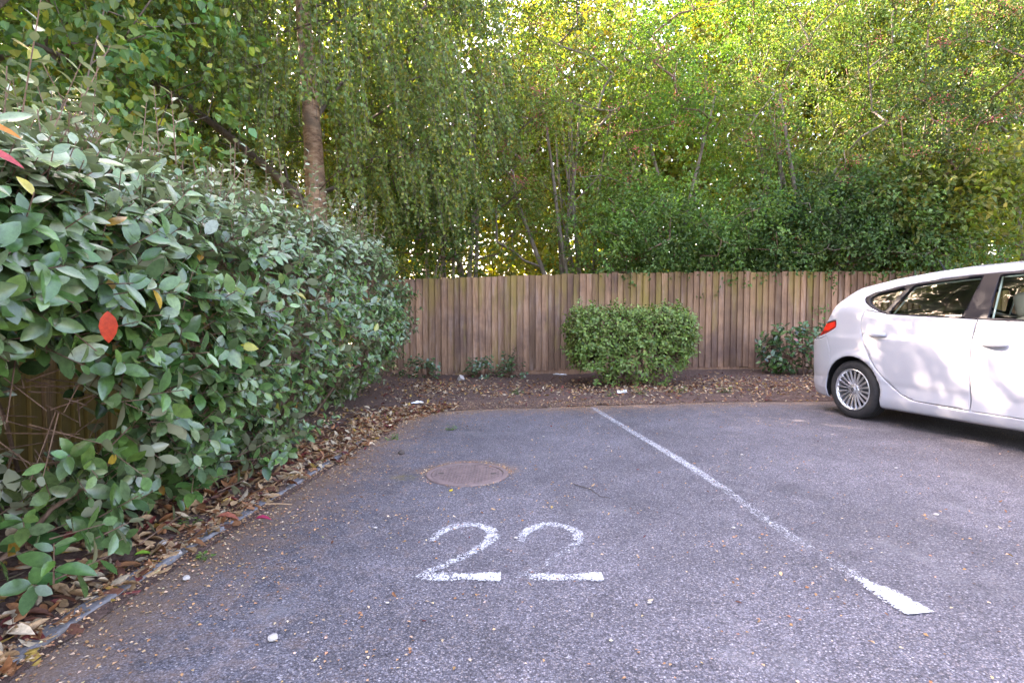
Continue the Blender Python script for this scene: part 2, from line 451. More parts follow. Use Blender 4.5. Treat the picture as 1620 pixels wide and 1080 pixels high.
def rubber():
    t = NT('tyre_rubber'); f = t.noise(t.pos(), 30, 5, 0.7)
    t.set(Base_Color=t.ramp(f, [(0.3, (0.009, 0.009, 0.010)), (0.75, (0.026, 0.024, 0.025))]), Roughness=0.75); M['tyre_rubber'] = t.m
rubber()
def glass(name, tint, gl=0.10):
    t = NT(name); tb = t.n('BsdfTransparent'); tb.inputs[0].default_value = (*tint, 1)
    gb = t.n('BsdfGlossy'); gb.inputs['Roughness'].default_value = 0.015; gb.inputs['Color'].default_value = (1, 1, 1, 1)
    fr = t.n('Fresnel'); fr.inputs['IOR'].default_value = 1.5
    f = t.math('MULTIPLY', fr.outputs[0], 0.05, True)
    mx = t.n('MixShader'); t.l(f, mx.inputs[0]); t.l(tb.outputs[0], mx.inputs[1]); t.l(gb.outputs[0], mx.inputs[2])
    t.l(mx.outputs[0], t.out.inputs['Surface']); M[name] = t.m
glass('glass_rear', (0.50, 0.54, 0.51)); glass('glass_front', (0.70, 0.75, 0.71))

# ================================================================== SETTING
# asphalt outline: kerb line on the left, ragged far edge, open behind the camera
EDGE = [(-1.72, -9.0), (-1.66, 0.0), (-1.63, 1.75), (-1.60, 2.25), (-1.52, 3.05), (-1.38, 4.5), (-1.33, 5.33), (-1.28, 5.97), (-1.10, 6.46),
        (-0.84, 6.77), (-0.08, 7.05), (1.0, 7.15), (2.47, 7.5), (3.4, 7.55), (4.6, 7.6), (14.0, 7.9), (14.0, -9.0)]
def grid(x0, x1, y0, y1, s):
    nx, ny = int((x1 - x0) / s) + 1, int((y1 - y0) / s) + 1
    X, Y = np.meshgrid(np.linspace(x0, x1, nx), np.linspace(y0, y1, ny)); V = np.stack([X.ravel(), Y.ravel(), np.zeros(nx * ny)], 1)
    i = (np.arange(ny - 1)[:, None] * nx + np.arange(nx - 1)[None]).ravel()
    T = np.concatenate([np.stack([i, i + 1, i + nx + 1], 1), np.stack([i, i + nx + 1, i + nx], 1)])
    return V, T
def ground_z(x, y):
    """height of the planting beds / asphalt"""
    x = np.atleast_1d(np.asarray(x, float)); y = np.atleast_1d(np.asarray(y, float))
    d = sdf_poly(np.stack([x, y], 1), EDGE)
    back = np.clip((y - 7.2) / 3.2, 0, 1) * np.interp(x, [-2, 1, 3.4, 8], [0.0, 0.01, 0.10, 0.10])
    left = np.clip((-1.7 - x) / 1.2, 0, 1) * 0.10
    z = np.where(d < 0, 0.0, 0.012 + np.clip(d * 0.10, 0, 0.035) + np.maximum(back, left) + 0.010 * noise2(x, y, 6, 3) * np.clip(d * 4, 0, 1))
    return z

V = np.array([(-260, -260, -0.06), (260, -260, -0.06), (260, 260, -0.06), (-260, 260, -0.06)], float)
tag(mk('ground', V, np.array([[0, 1, 2, 3]]), M['earth']), 'bare earth and rough grass ground reaching far beyond the fences', kind='structure')

V, T = grid(-1.9, 14, -9, 8.1, 0.1)
s = sdf_poly(V[:, :2], EDGE)
V, T = clip(V, T, s - 0.10)
s = sdf_poly(V[:, :2], EDGE)
dirt = np.exp(s / 0.30) * 1.0 + 0.5 * np.exp(s / 0.9)
dirt = np.where(V[:, 0] > 9, 0.2, dirt)
mh = np.array([-0.325, 4.04])
rad = np.hypot(V[:, 0] - mh[0], V[:, 1] - mh[1])
dirt = np.maximum(dirt, 1.2 * np.exp(-((rad - 0.30) / 0.10) ** 2) * (V[:, 1] > 4.0))
moss = np.exp(-(((V[:, 0] + 0.78) / 0.20) ** 2 + ((V[:, 1] - 3.96) / 0.12) ** 2)) + 0.5 * np.exp(-(((V[:, 0] + 0.9) / 0.5) ** 2 + ((V[:, 1] - 5.9) / 0.3) ** 2))
asphalt = mk('asphalt_surface', V, T, M['asphalt'], attrs={'dirt': np.clip(dirt, 0, 1.3), 'moss': np.clip(moss, 0, 1)})
tag(asphalt, 'worn grey asphalt of the parking area with rust brown grime', kind='structure')

V, T = grid(-3.3, 14, -2.0, 11.4, 0.06)
s = -sdf_poly(V[:, :2], EDGE) + 0.05 * noise2(V[:, 0], V[:, 1], 7, 5) * (V[:, 1] > 5.2) - 0.05
V, T = clip(V, T, s)
V[:, 2] = ground_z(V[:, 0], V[:, 1]) + 0.006 + 0.006 * noise2(V[:, 0], V[:, 1], 30, 9)
bed = mk('soil_bed', V, T, M['soil'], smooth=True)
tag(bed, 'dark brown soil bed between the asphalt and the fences', kind='structure')

# kerb edging of separate concrete lengths
kp = np.array([(-1.69, -1.0), (-1.655, 0.6), (-1.63, 1.75), (-1.59, 2.45), (-1.52, 3.05), (-1.45, 3.75), (-1.385, 4.5), (-1.335, 5.4)])
kerb = tag(empty('kerb', (-1.6, 2, 0)), 'flush concrete edging strip between the asphalt and the leaf littered bed', kind='structure')
for a, b in zip(kp[:-1], kp[1:]):
    d = b - a; L = float(np.hypot(*d)); ang = math.atan2(d[1], d[0])
    me = bevel_box(0.004, L - 0.004, 0.0, 0.078, -0.12, 0.028, 0.007, 2); me.materials.append(M['concrete'])
    o = obj('kerb_stone', me, kerb); o.location = (a[0] + 1.6, a[1] - 2, rng.uniform(-0.006, 0.004)); o.rotation_euler = (R(rng.uniform(-2, 2)), 0, ang)

# painted markings: ribbons laid 4 mm above the asphalt
def ribbon(name, pts, widths, wears, z=0.004, sub=6):
    pts = np.asarray(pts, float); n = len(pts); tt = np.linspace(0, n - 1, (n - 1) * sub + 1)
    P = np.stack([np.interp(tt, range(n), pts[:, i]) for i in (0, 1)], 1)
    for _ in range(3): P[1:-1] = (P[:-2] + 2 * P[1:-1] + P[2:]) / 4
    W = np.interp(tt, range(n), widths); A = np.interp(tt, range(n), wears)
    t = unit(np.gradient(P, axis=0)); nn = np.stack([-t[:, 1], t[:, 0]], 1); k = 5
    V = []; wr = []
    for j in range(k):
        f = j / (k - 1) - .5
        V.append(np.column_stack([P + nn * (W * f)[:, None], np.full(len(P), z)])); wr.append(A + 0.26 * (abs(f) * 2) ** 5 + .02 * abs(f))
    m = len(P); V = np.concatenate(V); i = np.arange(m - 1)
    F = np.concatenate([np.stack([j * m + i, j * m + i + 1, (j + 1) * m + i + 1, (j + 1) * m + i], 1) for j in range(k - 1)])[:, ::-1]
    return V, F, np.concatenate(wr)
def marking(name, ribbons, label, group=None, tone=1.0):
    Vs, Fs, Ws, o = [], [], [], 0
    for V, F, W in ribbons: Vs.append(V); Fs.append(F + o); Ws.append(W); o += len(V)
    ob = mk(name, np.vstack(Vs), np.vstack(Fs), M['road_paint'], attrs={'wear': np.concatenate(Ws), 'tone': np.full(len(np.concatenate(Ws)), tone)})
    return tag(ob, label, 'road marking', group, kind='structure')
def digit(x0, wearset):
    arc = [(x0 + .035, 2.82), (x0 + .05, 2.90), (x0 + .09, 2.98), (x0 + .15, 3.04), (x0 + .215, 3.055), (x0 + .28, 3.03), (x0 + .335, 2.97), (x0 + .345, 2.89),
           (x0 + .325, 2.81), (x0 + .27, 2.71), (x0 + .20, 2.62), (x0 + .13, 2.54), (x0 + .06, 2.47), (x0 + .01, 2.42)]
    wd = [.055, .07, .08, .085, .085, .085, .085, .085, .08, .075, .07, .065, .06, .05]
    bar = [(x0 + .05, 2.425), (x0 + .15, 2.425), (x0 + .25, 2.425), (x0 + .31, 2.425), (x0 + .395, 2.425)]
    return [ribbon('a', arc, wd, wearset[0]), ribbon('b', bar, [.085] * 5, wearset[1], z=0.0065)]
marking('painted_numeral', digit(-0.445, ([.66, .62, .59, .58, .60, .61, .58, .54, .59, .64, .65, .62, .63, .72], [.64, .52, .58, .42, .36])),
        'white painted number 2 below the manhole cover, the better kept of two', tone=.86)
marking('painted_numeral', digit(0.005, ([.68, .62, .56, .59, .61, .62, .60, .63, .68, .72, .75, .76, .75, .76], [.70, .52, .66, .52, .38])),
        'white painted number 2 with a worn away diagonal, farther from the hedge', tone=.86)
marking('painted_line', [ribbon('l', [(1.01, 7.02), (1.17, 5.7), (1.36, 4.3), (1.42, 3.55), (1.445, 2.96), (1.48, 2.68), (1.525, 2.40)], [.105] * 7, [.64, .62, .56, .70, .69, .78, .70]),
                         ribbon('e', [(1.515, 2.42), (1.535, 2.34), (1.555, 2.24), (1.575, 2.12)], [.05, .10, .13, .13], [.58, .46, .38, .34], z=0.0065)],
        'long faded white bay line between number 22 and the white car', tone=.72)
marking('painted_line', [ribbon('l', [(3.15, 7.45), (3.62, 6.15), (4.2, 4.6), (4.7, 3.0)], [.09] * 4, [.82, .84, .9, .9])],
        'almost worn off white bay line running under the white car', tone=.6)

# ------------------------------------------------------------------ fences
def board_mesh(hgt, mat, wd=0.125):
    # feather edge board: thin left edge, thick right edge, face towards -Y
    xs = [0, wd]; y = [(-0.004, 0.0), (-0.026, 0.0)]
    V = []; b = 0.003
    for zz in (0.0, hgt):
        V += [(0, -.034 + b, zz), (b, -.034, zz), (wd, -.004, zz), (wd, 0.0, zz), (0, 0.0, zz)]
    F = [np.array([(0, 1, 6, 5), (1, 2, 7, 6), (2, 3, 8, 7), (3, 4, 9, 8), (4, 0, 5, 9)]), np.array([(0, 4, 3, 2, 1), (5, 6, 7, 8, 9)])]
    return mesh_data('board', V, F, mat)
def fence(name, x0, x1, loc, rz, zb, hgt, mat, label, pitch=0.117, gravel=True):
    root = tag(empty(name, loc, rz), label, 'fence')
    me = [board_mesh(hgt + dh, mat) for dh in (-0.008, 0.0, 0.006)]
    n = int((x1 - x0) / pitch)
    for i in range(n):
        x = x0 + i * pitch
        o = obj('board', me[int(rng.integers(3))], root); o.location = (x, -0.002 + rng.uniform(-.002, .002), zb(x) + rng.normal() * .007)
        o.rotation_euler = (0, R(rng.uniform(-.25, .25)), R(rng.uniform(-1.6, 1.6)))
        o.scale = (rng.uniform(.97, 1.03), 1, 1)
    x = x0
    while x < x1:
        L = min(2.4, x1 - x); zc = zb(x + L / 2)
        for zr in (0.25, 0.95, 1.6):
            m = bevel_box(0, L - .004, 0.003, 0.075, zr - .04, zr + .04, 0.004); m.materials.append(mat)
            obj('rail', m, root, (x, 0.0, zc))
        m = bevel_box(0, L - .006, -0.014, 0.016, -0.22, -0.004, 0.004); m.materials.append(M['concrete'] if False else mat)
        g = obj('gravel_board', m, root, (x, 0.0, zc)); g.rotation_euler = (0, -math.atan2(zb(x + L) - zb(x), L), 0)
        m = bevel_box(-.05, .05, 0.078, 0.178, -.3, hgt - .05, 0.005); m.materials.append(mat)
        obj('post', m, root, (x, 0.0, zb(x)))
        x += 2.4
    return root
zbk = lambda x: float(np.interp(x, [-3, -1.3, 1.07, 3.43, 9], [0.03, 0.07, 0.155, 0.195, 0.195]))
fence('close_board_fence', -2.95, 14.0, (0, 10.5, 0), 0, zbk, 1.775, M['fence_wood'], 'long brown close board timber fence behind the clipped shrub and the car')
# the side fence: local +x runs towards the camera end -> its face looks to +X
zsf = lambda x: 0.16
fence('close_board_fence', 0.0, 9.9, (-3.03, 0.55, 0), R(90), zsf, 1.90, M['fence_wood_green'], 'algae green timber fence half hidden behind the big hedge')

# ================================================================== CAR
def build_car():
    root = tag(empty('parked_car', (0, 0, 0)), 'white five door hatchback parked with its tail to the fence, sun patches on its side', 'car')
    th = R(13.6); Fd = np.array([math.sin(th), -math.cos(th)]); Ld = np.array([math.cos(th), math.sin(th)])
    contact = np.array([3.81, 6.28]); org = contact - Fd * 0.745 + Ld * 0.86
    root.location = (org[0], org[1], 0.0); root.rotation_euler = (0, 0, math.atan2(Fd[1], Fd[0]))
    RW, FW, WZ = 0.745, 3.50, 0.315
    # --- profiles along the length
    top = np.array([(-.075, .60), (-.07, .68), (-.055, .78), (-.03, .86), (.00, .900), (.05, .940), (.12, .995), (.20, 1.075), (.28, 1.165), (.36, 1.265), (.42, 1.34), (.445, 1.385), (.48, 1.42), (.65, 1.497),
                    (1.06, 1.575), (1.42, 1.615), (1.75, 1.637), (2.1, 1.642), (2.45, 1.625), (2.7, 1.585), (2.95, 1.505), (3.2, 1.385), (3.45, 1.25), (3.62, 1.15), (3.75, 1.11),
                    (4.0, 1.06), (4.2, 1.0), (4.36, .915), (4.46, .81), (4.51, .70), (4.53, .60)])
    plan = np.array([(-.075, .46), (-.06, .57), (-.03, .65), (0, .695), (.06, .745), (.12, .775), (.2, .803), (.3, .828), (.45, .85), (.75, .866), (1.3, .872), (2.1, .875), (3.0, .872),
                     (3.5, .866), (3.8, .845), (4.05, .80), (4.25, .73), (4.4, .62), (4.49, .48), (4.53, .36)])
    bot = np.array([(-.075, .50), (-.06, .42), (-.03, .34), (.02, .26), (.12, .215), (.3, .20), (1.1, .18), (2.5, .20), (3.1, .20), (3.9, .20), (4.3, .22), (4.48, .30), (4.53, .45)])
    belt = lambda u: np.interp(u, [.2, .86, 1.15, 1.95, 2.44, 3.3, 3.7], [1.24, 1.215, 1.155, 1.118, 1.10, 1.075, 1.06])
    us = np.unique(np.concatenate([np.linspace(-.075, .12, 28), np.linspace(.12, .5, 32), np.linspace(.5, 3.6, 120), np.linspace(3.6, 4.53, 44)]))
    def smooth_interp(u, tab):
        v = np.interp(u, tab[:, 0], tab[:, 1]); w1 = np.interp(u + .02, tab[:, 0], tab[:, 1]); w2 = np.interp(u - .02, tab[:, 0], tab[:, 1]); return (2 * v + w1 + w2) / 4
    ns, nc = 64, 18
    V = []; flag = []
    for u in us:
        zt = smooth_interp(np.array([u]), top)[0]; W = smooth_interp(np.array([u]), plan)[0]; zb = smooth_interp(np.array([u]), bot)[0]; bl = float(belt(u))
        rail = min(zt - 0.075, 1.55)
        edge = np.interp(u, [-.07, .02, .12, .36, .46, .56, .70, 3.4, 3.75, 4.53], [.05, .08, .13, .16, .13, .09, .055, .055, .04, .05]); zs = max(zt - edge, zb + .05)
        z = zb + (zs - zb) * np.linspace(0, 1, ns)
        g = np.interp(z, [zb, zb + .03, zb + .10, .43, .47, .62, .80, .905, .935, bl - .03, bl, bl + .02, 1.56], [.945, .966, .984, .978, .988, .998, 1.0, .999, .990, .970, .958, .950, .735])
        # flare of wheel arches
        for wc in (RW, FW):
            rr = np.hypot(u - wc, z - WZ); g = g + .016 * np.exp(-((rr - .39) / .05) ** 2) * (z > .2)
        v = W * g
        side = np.stack([np.full(ns, u), v, z], 1)
        a = np.linspace(0, 1, nc)[1:]; vr = v[-1]
        # crown from the side edge to the centre line
        vv = vr * (1 - a); zc = zs + (zt - zs) * (1 - np.clip(vv / max(vr, 1e-3), 0, 1) ** np.interp(u, [.35, .6], [2.3, 3.2]))
        cr = np.stack([np.full(nc - 1, u), vv, zc], 1)
        V.append(np.vstack([side, cr])); flag.append(np.r_[np.zeros(ns), np.ones(nc - 1)])
    m = ns + nc - 1; V = np.array(V); flag = np.concatenate(flag)
    # bulge of the tailgate in plan so the tail is rounded
    V = V.reshape(-1, 3); n = len(us)
    i = (np.arange(n - 1)[:, None] * m + np.arange(m - 1)[None]).ravel()
    T = np.concatenate([np.stack([i, i + m, i + m + 1], 1), np.stack([i, i + m + 1, i + 1], 1)])   # outward for +v
    S = np.column_stack([V, flag])                                                              # carry the flag through clips
    UZ = lambda A: A[:, [0, 2]]
    # --- outlines in (u, z)
    rdoor = [(.845, 1.01), (.862, .95), (.907, .834), (.98, .70), (1.061, .596), (1.16, .49), (1.265, .409), (1.36, .35), (1.454, .318), (1.52, .305), (2.052, .296), (2.045, .684), (2.05, .95), (2.072, 1.118), (1.6, 1.142), (1.2, 1.165), (.88, 1.21), (.852, 1.12)]
    fdoor = [(2.052, .296), (2.9, .30), (3.06, .36), (3.10, .55), (3.16, .80), (3.22, 1.075), (2.44, 1.098), (2.072, 1.118), (2.05, .95), (2.045, .684)]
    dlo = [(.80, 1.345), (.84, 1.29), (.93, 1.235), (1.06, 1.185), (1.15, 1.160), (1.55, 1.137), (1.95, 1.120), (2.44, 1.100), (3.28, 1.077), (3.30, 1.12), (3.12, 1.30), (2.93, 1.42), (2.75, 1.485), (2.5, 1.525), (2.30, 1.535), (1.9, 1.525), (1.56, 1.503), (1.17, 1.455), (.90, 1.400)]
    qglass = [(.875, 1.335), (.92, 1.28), (1.00, 1.232), (1.085, 1.198), (1.115, 1.195), (1.24, 1.425), (1.20, 1.432), (.95, 1.385)]
    rglass = [(1.165, 1.172), (1.55, 1.152), (1.925, 1.136), (1.975, 1.502), (1.6, 1.483), (1.315, 1.448)]
    fglass = [(2.155, 1.128), (2.44, 1.115), (3.20, 1.095), (3.23, 1.12), (3.07, 1.285), (2.90, 1.395), (2.73, 1.458), (2.5, 1.498), (2.30, 1.510), (2.115, 1.505)]
    tail = [(.482, 1.104), (.497, 1.055), (.492, 1.012), (.38, .958), (.25, .912), (.12, .885), (-.2, .875), (-.2, .99), (.05, 1.0), (.20, 1.03), (.34, 1.075)]
    rbump = [(-.3, .835), (.0, .85), (.25, .885), (.345, .915), (.40, .80), (.425, .68), (.50, .35), (.50, -.2), (-.3, -.2)]
    head = [(4.6, .82), (4.6, .95), (4.1, 1.02), (3.85, 1.0), (3.95, .90), (4.2, .80)]
    rear_w = lambda A: np.where(A[:, 3] > .5, sdf_poly(A[:, [0, 1]], [(.15, -1), (.405, -1), (.405, .50), (.17, .60)]), 1.0)
    wind_w = lambda A: np.where(A[:, 3] > .5, sdf_poly(A[:, [0, 1]], [(2.86, -1), (3.60, -1), (3.54, .60), (2.90, .505)]), 1.0)
    def arch(A):
        d = np.full(len(A), 9.)
        for wc in (RW, FW):
            dd = np.hypot(A[:, 0] - wc, np.maximum(A[:, 2] - WZ, 0)) - .385 + np.where(A[:, 2] < WZ, (WZ - A[:, 2]) * .12, 0); d = np.minimum(d, dd)
        return d
    gap = .0058
    def cut_out(A, T, sd, g=0.0): return clip(A, T, -(sd(A) if callable(sd) else sdf_poly(UZ(A), sd)) + g)
    def cut_in(A, T, sd, g=0.0): return clip(A, T, (sd(A) if callable(sd) else sdf_poly(UZ(A), sd)) + g)
    shell, TS = cut_out(S, T, arch)
    pieces = {}
    def take(name, poly, g=gap):
        nonlocal shell, TS
        pieces[name] = cut_in(shell, TS, poly, g)
        shell, TS = cut_out(shell, TS, poly, 0.0)
    take('dlo', dlo, 0); take('tail_light', tail, gap * .8); take('head_light', head)
    take('rear_bumper', rbump, gap * .9); take('rear_door', rdoor); take('front_door', fdoor)
    take('rear_window', rear_w, 0); take('windscreen', wind_w, 0)
    d, TD = pieces.pop('dlo'); gl = {}
    for nm, poly in (('quarter_window', qglass), ('rear_door_window', rglass), ('front_door_window', fglass)):
        gl[nm] = cut_in(d, TD, poly, 0); d, TD = cut_out(d, TD, poly, 0)
    pieces['window_surround'] = (d, TD)
    def place(name, A, T, mat, sgn, off=0.0, parent=root, solid=0.0):
        A = A[:, :3].copy(); A[:, 1] = A[:, 1] - off
        A[:, 1] *= sgn; F = T if sgn > 0 else T[:, ::-1]
        o = mk(name, A, F, mat, parent, smooth=True)
        if solid:
            md = o.modifiers.new('thickness', 'SOLIDIFY'); md.thickness = solid; md.offset = -1
        return o
    mats = {'tail_light': 'tail_red', 'head_light': 'lens_clear', 'rear_bumper': 'white_paint', 'rear_door': 'white_paint', 'front_door': 'white_paint', 'window_surround': 'gloss_black'}
    # body shell: both halves in one mesh
    A = shell[:, :3]; B = A * (1, -1, 1)
    Vb = np.vstack([A, B]); Fb = np.vstack([TS, TS[:, ::-1] + len(A)])
    # close the tail and the nose at the end stations
    body = mk('body', Vb, Fb, M['white_paint'], root, smooth=True)
    md = body.modifiers.new('weld', 'WELD'); md.merge_threshold = 0.0008
    md = body.modifiers.new('thickness', 'SOLIDIFY'); md.thickness = 0.012; md.offset = -1
    doors = {}
    for sgn in (-1, 1):
        for nm, (A, Tt) in pieces.items():
            if nm in ('rear_window', 'windscreen'): continue
            o = place(nm, A, Tt, M[mats[nm]], sgn, solid=0.012 if nm in ('rear_door', 'front_door', 'rear_bumper', 'window_surround') else 0)
            doors[(nm, sgn)] = o
        for nm, (A, Tt) in gl.items():
            place('window', A, Tt, M['glass_front' if nm.startswith('front') else 'glass_rear'], sgn, off=.006)
    for nm, mt in (('rear_window', 'glass_rear'), ('windscreen', 'glass_front')):
        A, Tt = pieces[nm]; A = A[:, :3]; B = A * (1, -1, 1)
        mk(nm, np.vstack([A, B]) - (0, 0, .004), np.vstack([Tt, Tt[:, ::-1] + len(A)]), M[mt], root, smooth=True)
    # end caps
    for u, nm in ((-.075, 'rear_bumper_centre'), (4.53, 'front_bumper_centre')):
        sel = np.isclose(S[:, 0], u); ring = S[sel][:, :3]; ring2 = ring[::-1] * (1, -1, 1)
        P = np.vstack([ring, ring2[1:]]); idx = np.arange(len(P)); mk(nm, P, idx[None] if u > 0 else idx[None, ::-1], M['white_paint'], root)
    # dark liner behind panel gaps (below the belt), inner floor and arch liners
    L0, LT = clip(S, T, np.maximum(S[:, 2] - belt(S[:, 0]) + .02, -arch(S) - .0)); L0 = L0[:, :3] * (1, .972, 1); L1 = L0 * (1, -1, 1)
    L0 = np.vstack([L0, L1]); L0[:, 0] = np.clip(L0[:, 0], -.04, 4.5)
    mk('inner_panel', L0, np.vstack([LT, LT[:, ::-1] + len(L0) // 2]), M['matt_black'], root)
    fl, ff = box_vf(.25, 4.3, -.70, .70, .22, .27); mk('floor_pan', fl, ff, M['matt_black'], root)
    def arch_liner(uc):
        an = np.linspace(math.pi * 1.08, -math.pi * .08, 22)
        ring = np.stack([uc + .40 * np.cos(an), np.zeros(22), WZ + .40 * np.sin(an)], 1)
        out = []
        for sgn in (-1, 1):
            a = ring + (0, sgn * .835, 0); b = ring + (0, sgn * .55, 0); Vv = np.vstack([a, b]); k = np.arange(21)
            F1 = np.stack([k, k + 1, k + 23, k + 22], 1); Vv = np.vstack([Vv, [[uc, sgn * .55, WZ]]]); F2 = np.stack([k + 22, k + 23, np.full(21, 44)], 1)
            o = mk('wheel_arch_liner', Vv, [F1, F2], M['matt_black'], root)
    arch_liner(RW); arch_liner(FW)
    # spoiler lip over the rear window
    pr = []
    for v in np.linspace(-.60, .60, 25):
        c = (abs(v) / .60) ** 2.4; du = .075 * c; dz = -.045 * c
        pr.append([(.66 + du, v, 1.508 + dz), (.46 + du, v, 1.448 + dz), (.385 + du * 1.5, v, 1.424 + dz), (.374 + du * 1.5, v, 1.404 + dz), (.392 + du * 1.5, v, 1.376 + dz), (.47 + du, v, 1.372 + dz)])
    pr = np.array(pr); k = pr.shape[1]; i = (np.arange(24)[:, None] * k + np.arange(k - 1)[None]).ravel()
    mk('rear_spoiler', pr.reshape(-1, 3), [np.stack([i, i + k, i + k + 1, i + 1], 1), np.arange(k)[None], (24 * k + np.arange(k))[None, ::-1]], M['white_paint'], root, smooth=True)
    inner = [(.455, 1.085), (.468, 1.03), (.37, .985), (.27, .965), (.26, 1.05), (.33, 1.06)]
    for sgn in (-1, 1):
        A_, T_ = cut_in(pieces['tail_light'][0], pieces['tail_light'][1], inner, 0)
        place('lamp_element', A_ + (0, .0, 0, 0), T_, M['tail_bright'], sgn, off=-.0025, parent=doors[('tail_light', sgn)])
    # door handles
    def handle(uc, z, sgn, parent):
        n_ = 22; t = np.linspace(0, 1, n_); x = uc - .105 + .21 * t
        out = .874 + .034 * np.sin(np.pi * np.clip(t, 0, 1)) ** .35; r = .017 + .008 * np.sin(np.pi * t)
        pts = np.stack([x, sgn * out, z - .010 * t], 1); Vh, Fh = polytube(pts, r, 10)
        Vh[:, 2] = z + (Vh[:, 2] - z) * 1.2
        h = mk('handle', Vh, Fh, M['white_paint'], parent, smooth=True)
        # recess cup behind it
        an = np.linspace(0, 2 * np.pi, 24)[:-1]
        c = np.stack([uc + .02 + .068 * np.cos(an), np.full(23, sgn * .8725), z - .012 + .034 * np.sin(an)], 1); c2 = c * (1, 1, 1); 
        return h
    for sgn in (-1, 1):
        handle(1.06, .962, sgn, doors[('rear_door', sgn)]); handle(2.235, .918, sgn, doors[('front_door', sgn)])
        V_, F_ = lathe([(.0, .004), (.011, .004), (.012, 0)], 16)
        k_ = mk('lock_barrel', V_ * (1, sgn, 1) + (2.138, sgn * .882, .925), F_, M['trim_grey'], doors[('front_door', sgn)])
        # pale seals round the door glass and bright edge
        for poly, ww in ((rglass, .010), (fglass, .012)):
            P = np.array(poly); P2 = np.vstack([P, P[:1]])
            if poly is rglass: P2 = np.array([P[0], P[5], P[4], P[3]])
            else: P2 = np.array([P[0], P[9], P[8], P[7], P[6], P[5]])
            vs_ = np.interp(P2[:, 1], [1.10, 1.56], [.835, .645]) - .012
            pts = np.stack([P2[:, 0], sgn * vs_, P2[:, 1]], 1)
            q = np.vstack([np.linspace(pts[i_], pts[i_ + 1], 5)[:-1] for i_ in range(len(pts) - 1)] + [pts[-1:]])
            Vt, Ft = polytube(q + (0.012, 0, -.012), np.full(len(q), ww * .7), 6)
            mk('window_seal', Vt, Ft, M['seal'], root, smooth=True)
        # wing mirror
        V_, F_ = lathe([(0.0, -.09), (.05, -.085), (.085, -.05), (.095, 0), (.08, .05), (0.0, .06)], 16)
        mk('wing_mirror', V_ * (.8, 1, .8) + (3.05, sgn * .98, 1.14), F_, M['white_paint'], root, smooth=True)
    # antenna on the rear of the roof
    Vt, Ft = polytube([(1.10, 0, 1.58), (1.08, 0, 1.64), (1.0, 0, 1.76)], [.016, .009, .005], 8)
    mk('antenna', Vt, Ft, M['gloss_black'], root, smooth=True)
    # wheels
    tyre_p = [(.215, -.085), (.228, -.098), (.262, -.106), (.295, -.102), (.315, -.088), (.3255, -.070)]
    for a in (-.048, -.016, .016, .048): tyre_p += [(.327, a - .012), (.327, a + .008), (.318, a + .010), (.318, a + .014), (.327, a + .0155)]
    tyre_p += [(.3255, .070), (.315, .088), (.295, .102), (.262, .106), (.228, .098), (.215, .085)]
    tv, tf = lathe(tyre_p, 64); tyre_me = mesh_data('tyre', tv, tf, M['tyre_rubber'], smooth=True)
    # rim: lip, barrel, ten pairs of spokes, hub and cap (outer side at -y)
    parts = [lathe([(.230, -.090), (.232, -.102), (.225, -.106), (.216, -.100), (.208, -.085), (.20, -.02), (.20, .08)], 64),
             lathe([(.0, -.098), (.020, -.099), (.030, -.096), (.034, -.088), (.058, -.082), (.066, -.070), (.066, -.03)], 40)]
    for p in range(10):
        for dlt in (-1, 1):
            a0 = p * 2 * math.pi / 10 + dlt * .095; a1 = p * 2 * math.pi / 10 + dlt * .165
            r0, r1 = .050, .216; c = lambda a, r: np.array([r * math.cos(a), 0, r * math.sin(a)])
            A_, B_ = c(a0, r0), c(a1, r1); t_ = unit(B_ - A_); nn = np.array([-t_[2], 0, t_[0]])
            Vv = []
            for f, hw, y0 in ((0, .0095, -.078), (.5, .0105, -.092), (1, .0125, -.096)):
                q = A_ + (B_ - A_) * f
                Vv += [q - nn * hw + (0, y0 + .014, 0), q - nn * hw * .55 + (0, y0, 0), q + nn * hw * .55 + (0, y0, 0), q + nn * hw + (0, y0 + .014, 0)]
            Ff = np.array([(4 * s_ + j, 4 * s_ + j + 4, 4 * s_ + j + 5, 4 * s_ + j + 1) for s_ in (0, 1) for j in range(3)])
            parts.append((np.array(Vv), Ff))
    rv, rf = merge(parts); rim_me = mesh_data('rim', rv, rf, M['silver'])
    bv, bf = lathe([(0.0, -.03), (.14, -.03), (.145, -.01), (.145, .05)], 40); drum_me = mesh_data('brake_drum', bv, bf, M['trim_grey'], smooth=True)
    dv, df = lathe([(0.0, .02), (.20, .02)], 40); dish_me = mesh_data('wheel_back', dv, df, M['matt_black'])
    cv, cf = lathe([(0, -.1015), (.018, -.101), (.022, -.0985)], 24); cap_me = mesh_data('hub_cap', cv, cf, M['trim_grey'], smooth=True)
    nv, nf = lathe([(0, -.090), (.006, -.090), (.007, -.08)], 8); nut_me = mesh_data('wheel_nut', nv, nf, M['trim_grey'])
    for uc in (RW, FW):
        for sgn in (-1, 1):
            wh = empty('wheel', (uc, sgn * .752, .327)); wh.parent = root
            wh.rotation_euler = (0, R(rng.uniform(0, 90)), 0 if sgn < 0 else math.pi)
            for nm, me in (('tyre', tyre_me), ('rim', rim_me), ('brake_drum', drum_me), ('wheel_back', dish_me), ('hub_cap', cap_me)): obj(nm, me, wh)
            for a in np.arange(5) * 2 * math.pi / 5: obj('wheel_nut', nut_me, wh, (.045 * math.cos(a), 0, .045 * math.sin(a)))
